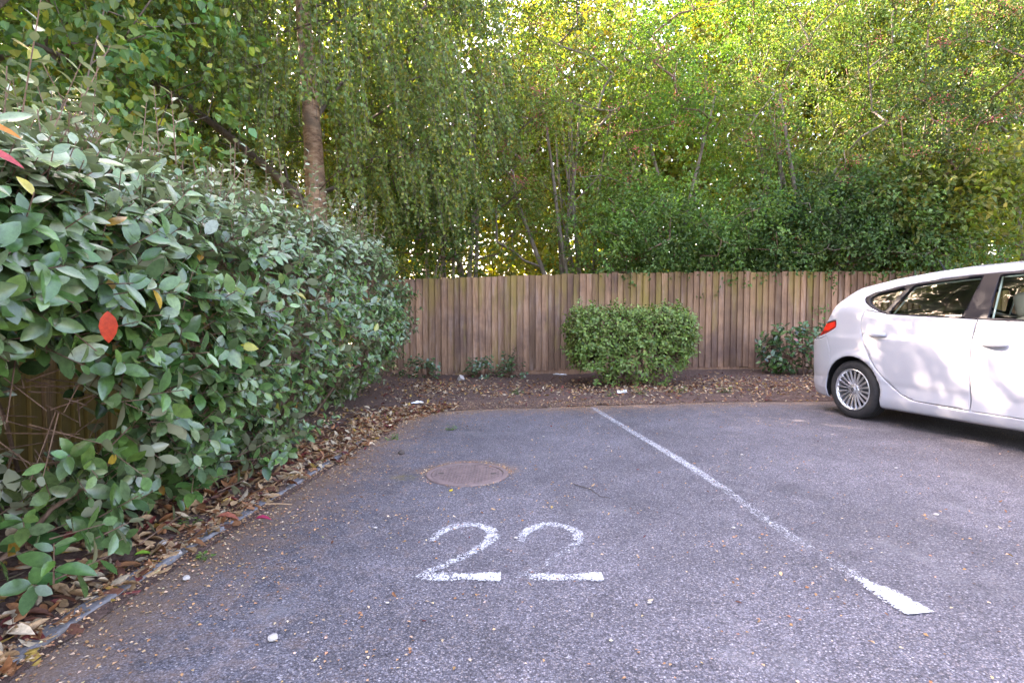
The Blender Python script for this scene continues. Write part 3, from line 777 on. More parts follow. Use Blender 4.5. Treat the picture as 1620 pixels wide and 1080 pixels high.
    # seats, headrests, dash
    def cushion(name, x0, x1, y0, y1, z0, z1, mat, tilt=0.0, b=.05, parent=root):
        cx, cy, cz = (x0 + x1) / 2, (y0 + y1) / 2, (z0 + z1) / 2
        me = bevel_box(x0 - cx, x1 - cx, y0 - cy, y1 - cy, z0 - cz, z1 - cz, b, 4); me.materials.append(mat)
        for p in me.polygons: p.use_smooth = True
        o = obj(name, me, parent); o.location = (cx, cy, cz); o.rotation_euler = (0, tilt, 0); return o
    for y in (-.36, .36):
        cushion('front_seat', 2.22, 2.42, y - .25, y + .25, .50, 1.16, M['seat_cloth'], R(-16), .07)
        cushion('headrest', 2.10, 2.22, y - .15, y + .15, 1.13, 1.36, M['seat_cloth'], R(-12), .05)
        cushion('seat_base', 2.35, 2.88, y - .25, y + .25, .42, .58, M['seat_cloth'], R(-6), .05)
        cushion('headrest', .98, 1.08, y - .14, y + .14, 1.08, 1.22, M['seat_dark'], R(-14), .04)
    cushion('rear_bench', 1.02, 1.18, -.62, .62, .55, 1.10, M['seat_dark'], R(-16), .06)
    cushion('rear_bench_base', 1.15, 1.65, -.62, .62, .42, .58, M['seat_dark'], R(-5), .06)
    cushion('parcel_shelf', .36, .98, -.60, .60, 1.04, 1.07, M['seat_dark'], 0, .01)
    cushion('dashboard', 3.05, 3.55, -.66, .66, .75, 1.03, M['seat_dark'], 0, .06)
    hv = []
    for u in np.linspace(.5, 2.85, 20):
        zt = smooth_interp(np.array([u]), top)[0]
        for v in np.linspace(-.56, .56, 9): hv.append((u, v, zt - .035 - .05 * abs(v / .56) ** 3))
    i = (np.arange(19)[:, None] * 9 + np.arange(8)[None]).ravel()
    mk('headliner', np.array(hv), np.stack([i, i + 1, i + 10, i + 9], 1), M['headliner'], root, smooth=True)
    return root
car = build_car()

# ================================================================== TREES
def grow(trunks, targets, seed, arch=0.10, seg=0.35, tip=0.005, expo=2.3, up_pref=0.5, jit=0.05):
    """skeleton from trunk polylines to target points; returns segments A,B,ra,rb"""
    r = np.random.default_rng(seed); P = []; par = []
    for pts in trunks:
        for i, p in enumerate(pts):
            P.append(np.asarray(p, float)); par.append(len(P) - 2 if i else -1)
    ntr = len(P); start = np.array([t[min(1, len(t) - 1)] for t in trunks], float)
    cen = start.mean(0); order = np.argsort(np.linalg.norm((targets - cen) * (1, 1, .7), axis=1))
    cap = ntr + len(targets) * 14; arr = np.zeros((cap, 3)); arr[:ntr] = P; n = ntr; par = par + [0] * (cap - ntr)
    for ti in order:
        q = targets[ti]; D = q - arr[:n]; dist = np.linalg.norm(D, axis=1)
        cost = dist + up_pref * np.maximum(0, -D[:, 2] + 0.25 * dist); k = int(np.argmin(cost)); p = arr[k]; L = dist[k]
        m = int(np.clip(L / seg, 1, 12)); last = k
        off = r.normal(size=3) * jit * L
        for j in range(1, m + 1):
            t = j / m; x = p + (q - p) * t + np.array([0, 0, arch * L * math.sin(math.pi * t)]) + off * math.sin(math.pi * t) + r.normal(size=3) * .012
            arr[n] = x; par[n] = last; last = n; n += 1
    arr = arr[:n]; par = np.array(par[:n]); acc = np.zeros(n)
    kids = np.bincount(par[par >= 0], minlength=n)
    for i in range(n - 1, -1, -1):
        if kids[i] == 0: acc[i] += tip ** expo
        if par[i] >= 0: acc[par[i]] += acc[i]
    rad = acc ** (1 / expo)
    i = np.arange(ntr, n); i = i[par[i] >= 0]; A = arr[par[i]]; B = arr[i]
    ra = np.minimum(rad[par[i]], rad[i] * 1.35); rb = rad[i]
    return A, B, ra, rb, rad[:ntr]

def blob_targets(n, cen, rx, seed, shell=0.5, zmin=None):
    r = np.random.default_rng(seed); d = unit(r.normal(size=(n, 3))); rr = r.uniform(shell ** 3, 1, n) ** (1 / 3)
    P = np.asarray(cen) + d * rr[:, None] * np.asarray(rx)
    return P

SUN = np.array(sun_dir)
# breaks in the canopy through which the sun reaches the car and a few spots of the ground
GAPS = []
def in_gap(P):
    keep = np.ones(len(P), bool)
    for g, rad_ in GAPS:
        v = P - np.asarray(g); t = v @ SUN; d = np.linalg.norm(v - t[:, None] * SUN, axis=1)
        keep &= ~((d < rad_) & (t > 1.0))
    return keep

def between(P, line, rad_):
    """True for points standing between the bays' viewpoint and a polyline (kept clear so the bole shows)"""
    line = np.asarray(line, float); o = np.array([0, 0, CAM_H]); res = np.zeros(len(P), bool)
    q = np.vstack([np.linspace(line[i], line[i + 1], 12) for i in range(len(line) - 1)])
    for t in q:
        d = t - o; L = np.linalg.norm(d); d = d / L; s = (P - o) @ d; near = np.linalg.norm((P - o) - s[:, None] * d, axis=1)
        res |= (near < rad_ * s / L) & (s < L)
    return res
BOLE = [(-3.17, 9.2, 2.2), (-3.15, 9.15, 3.1), (-3.2, 9.15, 4.3)]
BOLE_HI = [(-3.2, 9.15, 4.3), (-3.34, 9.2, 6.1)]
LIMB = [(-3.3, 9.1, 2.95), (-3.55, 9.05, 3.2), (-4.4, 8.85, 3.95), (-5.3, 8.7, 4.6)]
def prune(P, r):
    u = r.uniform(0, 1, len(P))
    return ~((between(P, BOLE, .30) & (u < .93)) | (between(P, BOLE_HI, .22) & (u < .05)) | (between(P, LIMB, .16) & (u < .85)))

def palette(n, r, cols, var=0.15):
    cols = np.asarray(cols, float); k = r.integers(len(cols), size=n); t = r.uniform(0, 1, (n, 1)); k2 = r.integers(len(cols), size=n)
    c = cols[k] * (1 - .35 * t) + cols[k2] * .35 * t
    return np.clip(c * (1 + var * r.normal(size=(n, 1))) * (1 + .06 * r.normal(size=(n, 3))), 0.003, 1)

def clump_leaves(T, per, rad, r, droop=0.25, flat=0.75, spray=0.075):
    """sprays of leaves round every target; returns also a shade factor shared by the leaves of a spray"""
    nsub = max(3, per // 13); lp = int(math.ceil(per / nsub)); ns = len(T) * nsub; idx = np.repeat(np.arange(len(T)), nsub)
    S = T[idx] + r.normal(size=(ns, 3)) * np.asarray(rad) * (r.uniform(.6, 1.3, len(T))[idx])[:, None]
    ax = unit(unit(S - T[idx]) + r.normal(size=(ns, 3)) * .5 + (0, 0, -droop)); sn = unit(r.normal(size=(ns, 3)) * .5 + (0, -.1, flat))
    j = np.repeat(np.arange(ns), lp); n = len(j)
    P = S[j] + ax[j] * r.uniform(-1.6, 1.6, n)[:, None] * spray + r.normal(size=(n, 3)) * spray * .62
    tip = unit(ax[j] * .7 + r.normal(size=(n, 3)) * .6 + (0, 0, -droop * .6)); nrm = unit(sn[j] + r.normal(size=(n, 3)) * .45)
    hue = (1 + .20 * r.normal(size=(ns, 1)) + np.array([.10, 0, -.05]) * r.normal(size=(ns, 1)))[j]
    return P, tip, nrm, np.clip(hue, .55, 1.7)

LO = leaf_tmpl('lo', .62, .15, .10); MID = leaf_tmpl('mid', .62, .16, .08); OV = leaf_tmpl('mid', .78, .14, .07); HI = leaf_tmpl('hi', .46, .14, .06)

def tree(name, label, cat, base, trunks, trad, targets, per, rad, leaf, size, cols, mats, tmpl, seed, group=None, extra_tip=0.005, up=0.5, berries=0, arch=.10, jit=.06, var=.16, droop=.25):
    """thing > trunk, branches, crown (and berries)"""
    r = np.random.default_rng(seed + 1000)
    root = tag(empty(name, base), label, cat, group); b = np.asarray(base, float)
    A, B, ra, rb, _ = grow(trunks, targets, seed, tip=extra_tip, up_pref=up, arch=arch, jit=jit)
    tp = []
    for k, (pts, rr) in enumerate(zip(trunks, trad)):
        pts = np.asarray(pts, float); m = max(8, len(pts) * 4); t = np.linspace(0, len(pts) - 1, m)
        q = np.stack([np.interp(t, range(len(pts)), pts[:, i]) for i in range(3)], 1)
        for _ in range(2): q[1:-1] = (q[:-2] + 2 * q[1:-1] + q[2:]) / 4
        tp.append(polytube(q, np.linspace(rr[0], rr[1], m) * (1 + .25 * np.exp(-np.linspace(0, 12, m))), 12, seed + k, .035))
    V, F = merge(tp); mk('trunk', V - b, F, mats[0], root, smooth=True)
    mx = max(t[0] for t in trad) * .7
    V, F = tubes(A, B, np.minimum(ra, mx), np.minimum(rb, mx), 5); mk('branches', V - b, F, mats[1], root, smooth=True)['kind'] = 'stuff'
    P, tip, nrm, hue = clump_leaves(targets, per, rad, r, droop, spray=max(.07, size * 1.25))
    k = in_gap(P)
    if b[0] < -4: k &= prune(P, r)
    P, tip, nrm, hue = P[k], tip[k], nrm[k], hue[k]; n = len(P)
    c = np.clip(palette(n, r, cols, var) * hue * np.clip(1 + .28 * noise3(P, 1.0, seed)[:, None] * np.array([1.15, 1, .6]), .5, 1.6), .004, .6)
    leaf_cloud('crown', leaf, P - b, tip, nrm, r.uniform(.7, 1.25, n) * size, c, tmpl, root)
    if berries:
        fr = targets[targets[:, 1] < np.quantile(targets[:, 1], .45)]; bt = fr[r.choice(len(fr), min(berries, len(fr)), replace=False)]; berries = len(bt)
        bt = bt + (0, -.32, -.04)
        nb = 30; Q = np.repeat(bt, nb, 0) + r.normal(size=(berries * nb, 3)) * (.10, .10, .055)
        s = .0105
        ov = np.array([(1, 0, 0), (-1, 0, 0), (0, 1, 0), (0, -1, 0), (0, 0, 1), (0, 0, -1)], float) * s
        of = np.array([(0, 2, 4), (2, 1, 4), (1, 3, 4), (3, 0, 4), (2, 0, 5), (1, 2, 5), (3, 1, 5), (0, 3, 5)])
        V = (Q[:, None] + ov[None] * r.uniform(.8, 1.3, (len(Q), 1, 1))).reshape(-1, 3); F = (of[None] + (np.arange(len(Q)) * 6)[:, None, None]).reshape(-1, 3)
        mk('berries', V - b, F, M['berry'], root, smooth=True)['kind'] = 'stuff'
    return root

# patches of sun on the car side: world points on the doors
def car_pt(u, v, z):
    return tuple(car.matrix_basis @ Vector((u, v, z)))
GAPS += [(car_pt(1.98, -.87, .93), .19), (car_pt(2.26, -.87, .98), .16), (car_pt(2.02, -.87, .70), .14), (car_pt(2.46, -.87, 1.0), .10), (car_pt(1.68, -.87, 1.0), .075), (car_pt(1.72, -.87, .93), .05),
         (car_pt(2.22, -.87, .50), .08), (car_pt(2.42, -.87, .62), .06), (car_pt(1.78, -.87, .5), .055), (car_pt(1.62, -.87, .60), .04)]
GREEN_BIRCH = [(.130, .195, .058), (.150, .215, .062), (.115, .175, .062), (.18, .225, .055), (.23, .225, .04)]
GREEN_LIME = [(.065, .140, .040), (.082, .165, .044), (.060, .125, .048), (.11, .185, .040), (.070, .135, .05), (.22, .22, .035)]
GREEN_HAW = [(.118, .195, .052), (.138, .22, .056), (.098, .165, .052), (.175, .235, .05), (.18, .17, .055)]
GREEN_DARK = [(.060, .110, .032), (.075, .130, .034), (.050, .09, .03), (.10, .145, .034)]
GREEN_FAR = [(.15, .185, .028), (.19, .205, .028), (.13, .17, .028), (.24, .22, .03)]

# silver birch with weeping twigs
def birch():
    r = np.random.default_rng(5); b = (-3.20, 9.25, 0)
    trunk = [(-3.20, 9.25, -.1), (-3.16, 9.2, 1.6), (-3.15, 9.15, 3.1), (-3.22, 9.15, 4.6), (-3.34, 9.2, 6.1), (-3.42, 9.25, 8), (-3.5, 9.3, 10.4)]
    limb = [(-3.15, 9.15, 2.75), (-3.55, 9.05, 3.2), (-4.4, 8.85, 3.95), (-5.5, 8.7, 4.75), (-6.6, 8.6, 5.3)]
    limb2 = [(-3.2, 9.15, 4.2), (-2.9, 9.6, 5.0), (-2.3, 10.0, 5.8), (-1.6, 10.2, 6.2)]
    n = 760
    ang = r.uniform(0, 2 * np.pi, n); z = r.uniform(3.3, 10.6, n); Rm = np.interp(z, [3, 4.5, 6.5, 9, 10.8], [2.6, 3.0, 3.0, 2.0, .5])
    rr = Rm * np.sqrt(r.uniform(.06, 1, n)); T = np.stack([-3.1 + rr * np.cos(ang) * 1.0, 9.1 + rr * np.sin(ang) * .8, z], 1)
    T = T[(T[:, 1] < 11.4)]
    root = tag(empty('birch_tree', b), 'silver birch with peeling pinkish trunk and weeping twigs rising behind the big hedge', 'tree')
    A, B, ra, rb, _ = grow([trunk, limb, limb2], T, 5, tip=.0045, up_pref=.8, arch=.12)
    bb = np.array(b); tp = []
    for pts, r0, r1, ro in ((trunk, .205, .06, .03), (limb, .075, .03, .04), (limb2, .035, .012, .04)):
        pts = np.asarray(pts, float); m = len(pts) * 7; t = np.linspace(0, len(pts) - 1, m)
        q = np.stack([np.interp(t, range(len(pts)), pts[:, i]) for i in range(3)], 1)
        for _ in range(6): q[1:-1] = (q[:-2] + 2 * q[1:-1] + q[2:]) / 4
        tp.append(polytube(q, np.linspace(r0, r1, m), 16, 3, ro))
    mk('trunk', tp[0][0] - bb, tp[0][1], M['bark_birch'], root, smooth=True)
    for V, F in tp[1:]: mk('limb', V - bb, F, M['bark_dark'], root, smooth=True)
    # hanging twigs
    st = np.repeat(T, 5, 0) + r.normal(size=(len(T) * 5, 3)) * (.20, .20, .2); L = r.uniform(.35, 1.25, len(st))
    out = unit((st - (-3.2, 9.15, 0)) * (1, 1, 0)); A2 = []; B2 = []; LP = []; LD = []
    for k in range(4):
        f0, f1 = k / 4, (k + 1) / 4
        p0 = st + out * (L * .25 * f0 ** .6)[:, None] - np.array([0, 0, 1.]) * (L * f0)[:, None]
        p1 = st + out * (L * .25 * f1 ** .6)[:, None] - np.array([0, 0, 1.]) * (L * f1)[:, None]
        A2.append(p0); B2.append(p1)
    A2 = np.vstack(A2); B2 = np.vstack(B2); ok = B2[:, 2] > 2.15; A2, B2 = A2[ok], B2[ok]
    g = in_gap(A2) & prune(A2, r); A2, B2 = A2[g], B2[g]
    V, F = tubes(np.vstack([A, A2]), np.vstack([B, B2]), np.r_[np.minimum(ra, .09), np.full(len(A2), .0028)], np.r_[np.minimum(rb, .09), np.full(len(A2), .002)], 4)
    mk('branches', V - bb, F, M['bark_dark'], root)['kind'] = 'stuff'
    per = 9; idx = np.repeat(np.arange(len(A2)), per); t = r.uniform(0, 1, len(idx))[:, None]
    P = A2[idx] * (1 - t) + B2[idx] * t + r.normal(size=(len(idx), 3)) * .022
    h = r.normal(size=P.shape) * (1, 1, .2); tip = unit(h * .7 + (0, 0, -.75)); nrm = unit(r.normal(size=P.shape) + (0, -.2, .5))
    k = in_gap(P) & prune(P, r); P, tip, nrm = P[k], tip[k], nrm[k]
    leaf_cloud('crown', M['birch_leaf'], P - bb, tip, nrm, r.uniform(.045, .075, len(P)), palette(len(P), r, GREEN_BIRCH), leaf_tmpl('lo', .80, .14, .07), root)
birch()

# broad leaved tree over the near part of the side fence
r_ = np.random.default_rng(8)
T = np.vstack([blob_targets(420, (-5.4, 5.4, 4.6), (2.5, 2.5, 2.6), 81, .35), blob_targets(330, (-5.6, 5.6, 7.6), (2.6, 2.7, 2.6), 82, .3)])
T = T[(T[:, 0] < -3.0) | (T[:, 2] > 3.0)]
T = T[T[:, 2] > 2.1]
tree('lime_tree', 'large leaved green tree leaning over the side fence above the near hedge', 'tree', (-5.6, 5.8, 0), [[(-5.6, 5.8, -.1), (-5.55, 5.7, 1.6), (-5.5, 5.6, 3.4), (-5.5, 5.6, 6.0), (-5.6, 5.7, 9.0)]], [(.2, .06)],
     T, 48, (.31, .31, .25), M['lime_leaf'], .10, GREEN_LIME, (M['bark_dark'], M['bark_dark']), OV, 8, droop=.8)
# a second one farther along and a tall one added outside the frame to the left: they keep the bays in shade
T = np.vstack([blob_targets(420, (-7.2, 9.6, 4.4), (2.8, 2.6, 3.0), 83, .3), blob_targets(300, (-7.0, 9.6, 8.4), (3.0, 2.8, 2.6), 84, .3)]); T = T[T[:, 2] > 1.2]
tree('sycamore_tree', 'dark leafy tree filling the corner behind the birch trunk', 'tree', (-7.1, 9.7, 0), [[(-7.1, 9.7, -.1), (-7.0, 9.6, 2.0), (-7.0, 9.6, 5), (-7.0, 9.7, 9)]], [(.22, .06)],
     T, 52, (.40, .40, .32), M['lime_leaf'], .10, GREEN_DARK + [(.10, .12, .03)], (M['bark_dark'], M['bark_dark']), MID, 9)
T = np.vstack([blob_targets(300, (-6.6, 1.8, 5.5), (2.3, 2.4, 3.4), 85, .3)]); T = T[T[:, 2] > 2.2]
tree('lime_tree', 'tall leafy tree out of view beyond the side fence, added to shade the bays', 'tree', (-6.9, 1.4, 0), [[(-6.9, 1.4, -.1), (-6.7, 1.6, 2.5), (-6.6, 1.8, 5), (-6.6, 1.8, 8)]], [(.2, .05)],
     T, 34, (.36, .36, .28), M['lime_leaf'], .095, GREEN_LIME, (M['bark_dark'], M['bark_dark']), OV, 10)

T = np.vstack([blob_targets(330, (-10.8, 11.0, 9.0), (3.2, 3.8, 4.2), 86, .25)])  # tall tree added up-sun to block sun flecks on the asphalt
tree('shade_tree', 'tallest tree, added far behind the side fence to keep sun off the asphalt', 'tree', (-10.8, 11.0, 0), [[(-10.8, 11.0, -.1), (-10.8, 11, 3), (-10.8, 11, 7), (-10.8, 11, 12)]], [(.3, .06)],
     T, 70, (.48, .48, .42), M['lime_leaf'], .17, GREEN_LIME, (M['bark_dark'], M['bark_dark']), LO, 11)

# hawthorns and hedgerow trees behind the back fence
def hawthorn(cx, cy, w_, hgt, seed, label, cols=GREEN_HAW, nt=420, per=60, leafs=.047, berries=26, low=1.9, stems=5, nm='hawthorn_tree', lowdens=1.0, mat='hawthorn_leaf'):
    r = np.random.default_rng(seed); tr, trd = [], []
    for k in range(stems):
        a = r.uniform(0, 2 * np.pi); b0 = np.array([cx + .35 * math.cos(a), cy + .25 * math.sin(a), -.1]); lean = r.normal(size=2) * (.9, .4)
        pts = [b0 + np.array([lean[0] * t ** 1.3 + .10 * math.sin(5 * t + seed + k), lean[1] * t + .06 * math.cos(4 * t + k), .1 + hgt * .68 * t]) for t in np.linspace(0, 1, 6)]
        tr.append(pts); r0 = r.uniform(.035, .085); trd.append((r0, r0 * .3))
    n = nt; x = r.uniform(-1, 1, n); y = r.uniform(-1, 1, n); z = r.uniform(0, 1, n)
    k = (np.abs(x) ** 2.2 + np.abs(y) ** 2.2 + np.abs((z - .5) * 2) ** 4) < 1.15; x, y, z = x[k], y[k], z[k]
    T = np.stack([cx + x * w_, cy + y * 1.35 - .35 * (z > .25), low + z * (hgt - low)], 1)
    drop = r.uniform(0, 1, len(T)) < np.where(T[:, 2] < 3.0, 1 - lowdens, 0); T = T[~drop]
    T[:, 1] = np.where(T[:, 2] < 2.2, np.maximum(T[:, 1], 10.95), np.maximum(T[:, 1], 10.3))
    if nm == 'hawthorn_tree': T[:, 1] = np.maximum(T[:, 1] - 1.0 * np.clip(noise3(T, 1.1, seed + 7), 0, 1) * (T[:, 2] > 2.6), 10.15)
    if nm == 'hawthorn_tree': T = T[~((noise3(T, 1.7, seed + 9) < -.25) & (T[:, 1] < cy - .2) & (T[:, 2] > 2.6))]
    # open pockets in the crown
    pk = noise3(T, 1.5, seed); T = T[pk > -.72]
    tree(nm, label, 'tree', (cx, cy, 0), tr, trd, T, int(per * 2.15), (.33, .30, .24), M[mat], leafs * 1.36, cols, (M['bark_grey'], M['bark_twig'] if seed % 2 else M['bark_grey']), LO if nm != 'maple_tree' else MID, seed, berries=berries, group='trees and tall shrubs along the back fence', jit=.12, extra_tip=.0075)
hawthorn(-1.2, 12.0, 1.9, 8.6, 31, 'yellowing thin leaved hawthorn tree between the birch and the berry laden one', GREEN_HAW + [(.17, .16, .03)], 400, 56, .047, 12, 2.0, 6, lowdens=.55)
hawthorn(1.3, 11.9, 1.9, 8.0, 32, 'many stemmed hawthorn tree with red berries above the clipped shrub', GREEN_HAW + [(.12, .085, .04)], 380, 54, .045, 46, 1.9, 9, lowdens=.35)
hawthorn(3.6, 12.0, 1.7, 9.0, 33, 'bright green dense hawthorn tree with few berries, fourth from the birch', [(.095, .18, .034), (.12, .205, .038), (.085, .155, .04)], 430, 66, .05, 22, 1.8, 4)
hawthorn(6.0, 11.9, 1.8, 8.3, 34, 'broad hawthorn tree with red berries over the fence behind the car tail', GREEN_HAW, 420, 62, .047, 40, 1.8, 5)
hawthorn(8.4, 11.8, 1.9, 8.0, 35, 'grey green hawthorn tree above the roof of the white car', GREEN_HAW + [(.16, .16, .03)], 400, 60, .05, 30, 1.8, 5)
hawthorn(10.9, 11.9, 2.0, 8.6, 36, 'hawthorn tree at the far end of the fence, beyond the car bonnet', GREEN_HAW, 360, 56, .05, 20, 1.8, 4)
hawthorn(3.2, 11.25, 1.9, 3.5, 41, 'dark low holly bush hugging the fence top to one side of the clipped shrub', [(.105, .185, .05), (.125, .205, .052), (.075, .135, .042)], 190, 62, .055, 0, 1.75, 3, nm='holly_bush', mat='hawthorn_leaf')
hawthorn(6.6, 11.2, 2.0, 3.6, 42, 'dark green holly bush spilling over the fence behind the car', [(.095, .17, .048), (.11, .19, .05), (.07, .125, .04)], 220, 62, .055, 0, 1.75, 3, nm='holly_bush', mat='hawthorn_leaf')
hawthorn(8.0, 11.2, 1.5, 4.2, 43, 'lime yellow maple bush glowing above the roof of the car', [(.12, .14, .03), (.16, .16, .03), (.09, .12, .03)], 120, 40, .085, 0, 2.3, 3, nm='maple_tree')
hawthorn(-2.0, 11.4, 1.2, 4.0, 44, 'dark shrub behind the fence corner below the weeping birch', GREEN_DARK, 160, 55, .055, 0, 1.8, 4, nm='elder_bush', lowdens=.6)

# sunlit trees of the next garden, seen in the gaps
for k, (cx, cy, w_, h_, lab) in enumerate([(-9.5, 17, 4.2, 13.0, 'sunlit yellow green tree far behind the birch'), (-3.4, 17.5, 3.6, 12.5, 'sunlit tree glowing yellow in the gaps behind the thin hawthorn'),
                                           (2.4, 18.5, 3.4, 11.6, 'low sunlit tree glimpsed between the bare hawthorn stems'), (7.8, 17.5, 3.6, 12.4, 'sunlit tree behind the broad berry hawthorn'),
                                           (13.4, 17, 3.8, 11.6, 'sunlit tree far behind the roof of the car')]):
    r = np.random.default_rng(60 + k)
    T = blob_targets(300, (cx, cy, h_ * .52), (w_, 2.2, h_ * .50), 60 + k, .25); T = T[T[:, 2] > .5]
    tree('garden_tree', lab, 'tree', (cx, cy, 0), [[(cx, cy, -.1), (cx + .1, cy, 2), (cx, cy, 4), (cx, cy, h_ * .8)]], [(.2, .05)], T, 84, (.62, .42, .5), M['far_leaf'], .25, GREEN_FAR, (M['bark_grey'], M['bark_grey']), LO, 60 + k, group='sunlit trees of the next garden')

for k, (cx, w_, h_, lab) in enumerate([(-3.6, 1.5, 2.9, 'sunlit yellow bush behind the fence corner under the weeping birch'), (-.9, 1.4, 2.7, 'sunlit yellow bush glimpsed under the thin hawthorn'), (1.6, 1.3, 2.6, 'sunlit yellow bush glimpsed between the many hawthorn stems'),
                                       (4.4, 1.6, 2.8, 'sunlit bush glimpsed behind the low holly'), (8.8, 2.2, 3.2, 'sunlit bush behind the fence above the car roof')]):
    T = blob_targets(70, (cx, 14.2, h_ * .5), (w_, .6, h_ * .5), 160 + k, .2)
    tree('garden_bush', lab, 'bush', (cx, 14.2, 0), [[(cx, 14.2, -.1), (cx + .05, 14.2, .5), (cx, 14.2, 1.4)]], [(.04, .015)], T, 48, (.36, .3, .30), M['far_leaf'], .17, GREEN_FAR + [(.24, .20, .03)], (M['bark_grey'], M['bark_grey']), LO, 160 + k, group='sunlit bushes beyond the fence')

# ================================================================== BIG HEDGE
ELA = [(.042, .105, .026), (.058, .130, .030), (.074, .145, .040), (.028, .070, .020), (.100, .170, .034)]
ELA_PALE = [(.23, .28, .16), (.30, .33, .22), (.18, .245, .11)]
HI_VARS = ([leaf_tmpl('hi', w_, c_, f_)[0] for w_, c_, f_ in ((.52, .14, .06), (.56, .08, .03), (.46, .20, .09), (.54, .02, .07), (.60, .16, .02), (.50, -.06, .05))], HI[1])
HX_VARS = ([leaf_tmpl('hx', w_, c_, f_)[0] for w_, c_, f_ in ((.52, .16, .07), (.56, .08, .03), (.46, .24, .11), (.54, .02, .08), (.60, .18, .02), (.50, -.08, .06))], leaf_tmpl('hx')[1])
def build_hedge():
    r = np.random.default_rng(77)
    root = tag(empty('elaeagnus_hedge', (-2.1, 4.5, 0)), 'big glossy evergreen hedge with silvery young shoots along the side fence', 'hedge')
    b = np.array([-2.1, 4.5, 0])
    Ttop = lambda y: np.interp(y, [0.6, 1.5, 3, 5, 7, 8.4], [1.58, 1.62, 1.82, 1.99, 2.03, 1.85])
    Bot = lambda y: np.interp(y, [0.6, 1.9, 2.3, 3.0, 8.4], [.93, .88, .45, .20, .15])
    def section(y, a, f):
        """point at fraction f of the cross section radius, angle a (0 = outwards to the bays, 90 = up)"""
        k = np.sqrt(np.clip(1 - np.clip((y - 7.35) / 1.0, 0, 1) ** 2.2, .02, 1))
        zt, zb = Ttop(y), Bot(y); cz = (zt + zb) / 2; hz = (zt - zb) / 2 * (0.75 + .25 * k); hx = .74 * k + .02
        c, s = np.cos(a), np.sin(a); p = 2.7
        m = (np.abs(c) ** p + np.abs(s) ** p) ** (-1 / p)
        q = np.stack([np.full_like(y, 0.), y, y], 1)
        wob = 1 + .10 * noise2(y * 1.0, a * 1.4, 3.0, 12) + .05 * noise2(y, a * 2, 8.0, 13)
        X = -2.22 + hx * m * c * f * wob; Z = cz + hz * m * s * f * (1 + .05 * noise2(y, a, 3.4, 14))
        # the foot draws in
        X = X - np.where((s < -.2) & (c > 0), .28 * np.clip((-s - .2) / .8, 0, 1), 0)
        nx, nz = np.sign(c) * np.abs(c) ** (p - 1) / hx, np.sign(s) * np.abs(s) ** (p - 1) / hz
        N = unit(np.stack([nx, np.where(y > 7.4, (y - 7.4) * 1.2, 0) * np.ones_like(nx), nz], 1))
        return np.stack([X, y, Z], 1), N
    n = 5200
    # more shoots where the hedge is near the lens
    y = np.concatenate([r.uniform(1.0, 8.32, int(n * .72)), r.uniform(1.0, 3.6, n - int(n * .72))])
    a = R(1) * np.concatenate([r.uniform(-85, 150, int(n * .8)), r.uniform(40, 150, n - int(n * .8))]); r.shuffle(a)
    f = np.where(r.uniform(0, 1, n) < .72, r.uniform(.90, 1.0, n), r.uniform(.68, .90, n))
    P, N = section(y, a, f)
    # thin places: the lower front shows stems
    thin = noise2(P[:, 1] * 1.0, P[:, 2] * 1.3, 3.2, 21)
    low = np.clip((0.75 - P[:, 2]) / .5, 0, 1)
    keep = r.uniform(0, 1, n) > np.clip(.10 + .42 * low + .22 * (thin > .45), 0, .9)
    P, N, f = P[keep], N[keep], f[keep]; n = len(P)
    d = unit(N * .75 + np.array([0, -.05, .45]) + r.normal(size=(n, 3)) * .42)
    L = r.uniform(.10, .24, n)
    # long young shoots standing out of the top
    ns = 260; ys = np.concatenate([r.uniform(1.3, 3.4, 120), r.uniform(3.0, 8.0, ns - 120)]); Ps, Ns = section(ys, R(1) * r.uniform(50, 125, ns), np.full(ns, .96))
    ds = unit(np.array([.10, -.02, 1.0]) + r.normal(size=(ns, 3)) * (.24, .22, .1)); Ls = r.uniform(.18, .50, ns) * np.where(r.uniform(0, 1, ns) < .25, 1.45, .9)
    tall = np.array([(-1.75, 1.95), (-1.95, 2.1), (-1.80, 2.6), (-1.70, 2.9), (-1.9, 3.1), (-1.72, 3.5), (-1.85, 3.9), (-1.7, 4.3), (-1.75, 4.9), (-1.7, 5.3), (-1.8, 5.9), (-1.65, 6.3), (-1.7, 6.9), (-1.95, 2.45), (-2.1, 2.9), (-1.62, 4.6)])
    Pt = np.column_stack([tall, Ttop(tall[:, 1]) - .10]); Ps = np.vstack([Ps, Pt]); ds = np.vstack([ds, unit(np.array([.10, -.04, 1.0]) + r.normal(size=(16, 3)) * (.22, .2, .05))]); Ls = np.r_[Ls, r.uniform(.40, .68, 16) * np.where(tall[:, 1] < 2.5, .75, 1.0)]; ns += 16
    # low sprawling shoots near the kerb
    nl = 120; yl = r.uniform(1.9, 4.6, nl); Pl = np.stack([r.uniform(-2.3, -1.62, nl), yl, r.uniform(.12, .34, nl)], 1); dl = unit(np.stack([r.uniform(.1, .9, nl), r.normal(size=nl) * .5, r.uniform(.0, .6, nl)], 1)); Ll = r.uniform(.12, .26, nl)
    base = np.vstack([P, Ps, Pl]); dirs = np.vstack([d, ds, dl]); lens = np.r_[L, Ls, Ll]; young = np.r_[np.zeros(n), np.ones(ns), np.zeros(nl)]
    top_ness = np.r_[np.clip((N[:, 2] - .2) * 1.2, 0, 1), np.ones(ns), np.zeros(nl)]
    # leaves in a spiral on each shoot
    LP, LT, LN, LS, LC, TA, TB = [], [], [], [], [], [], []
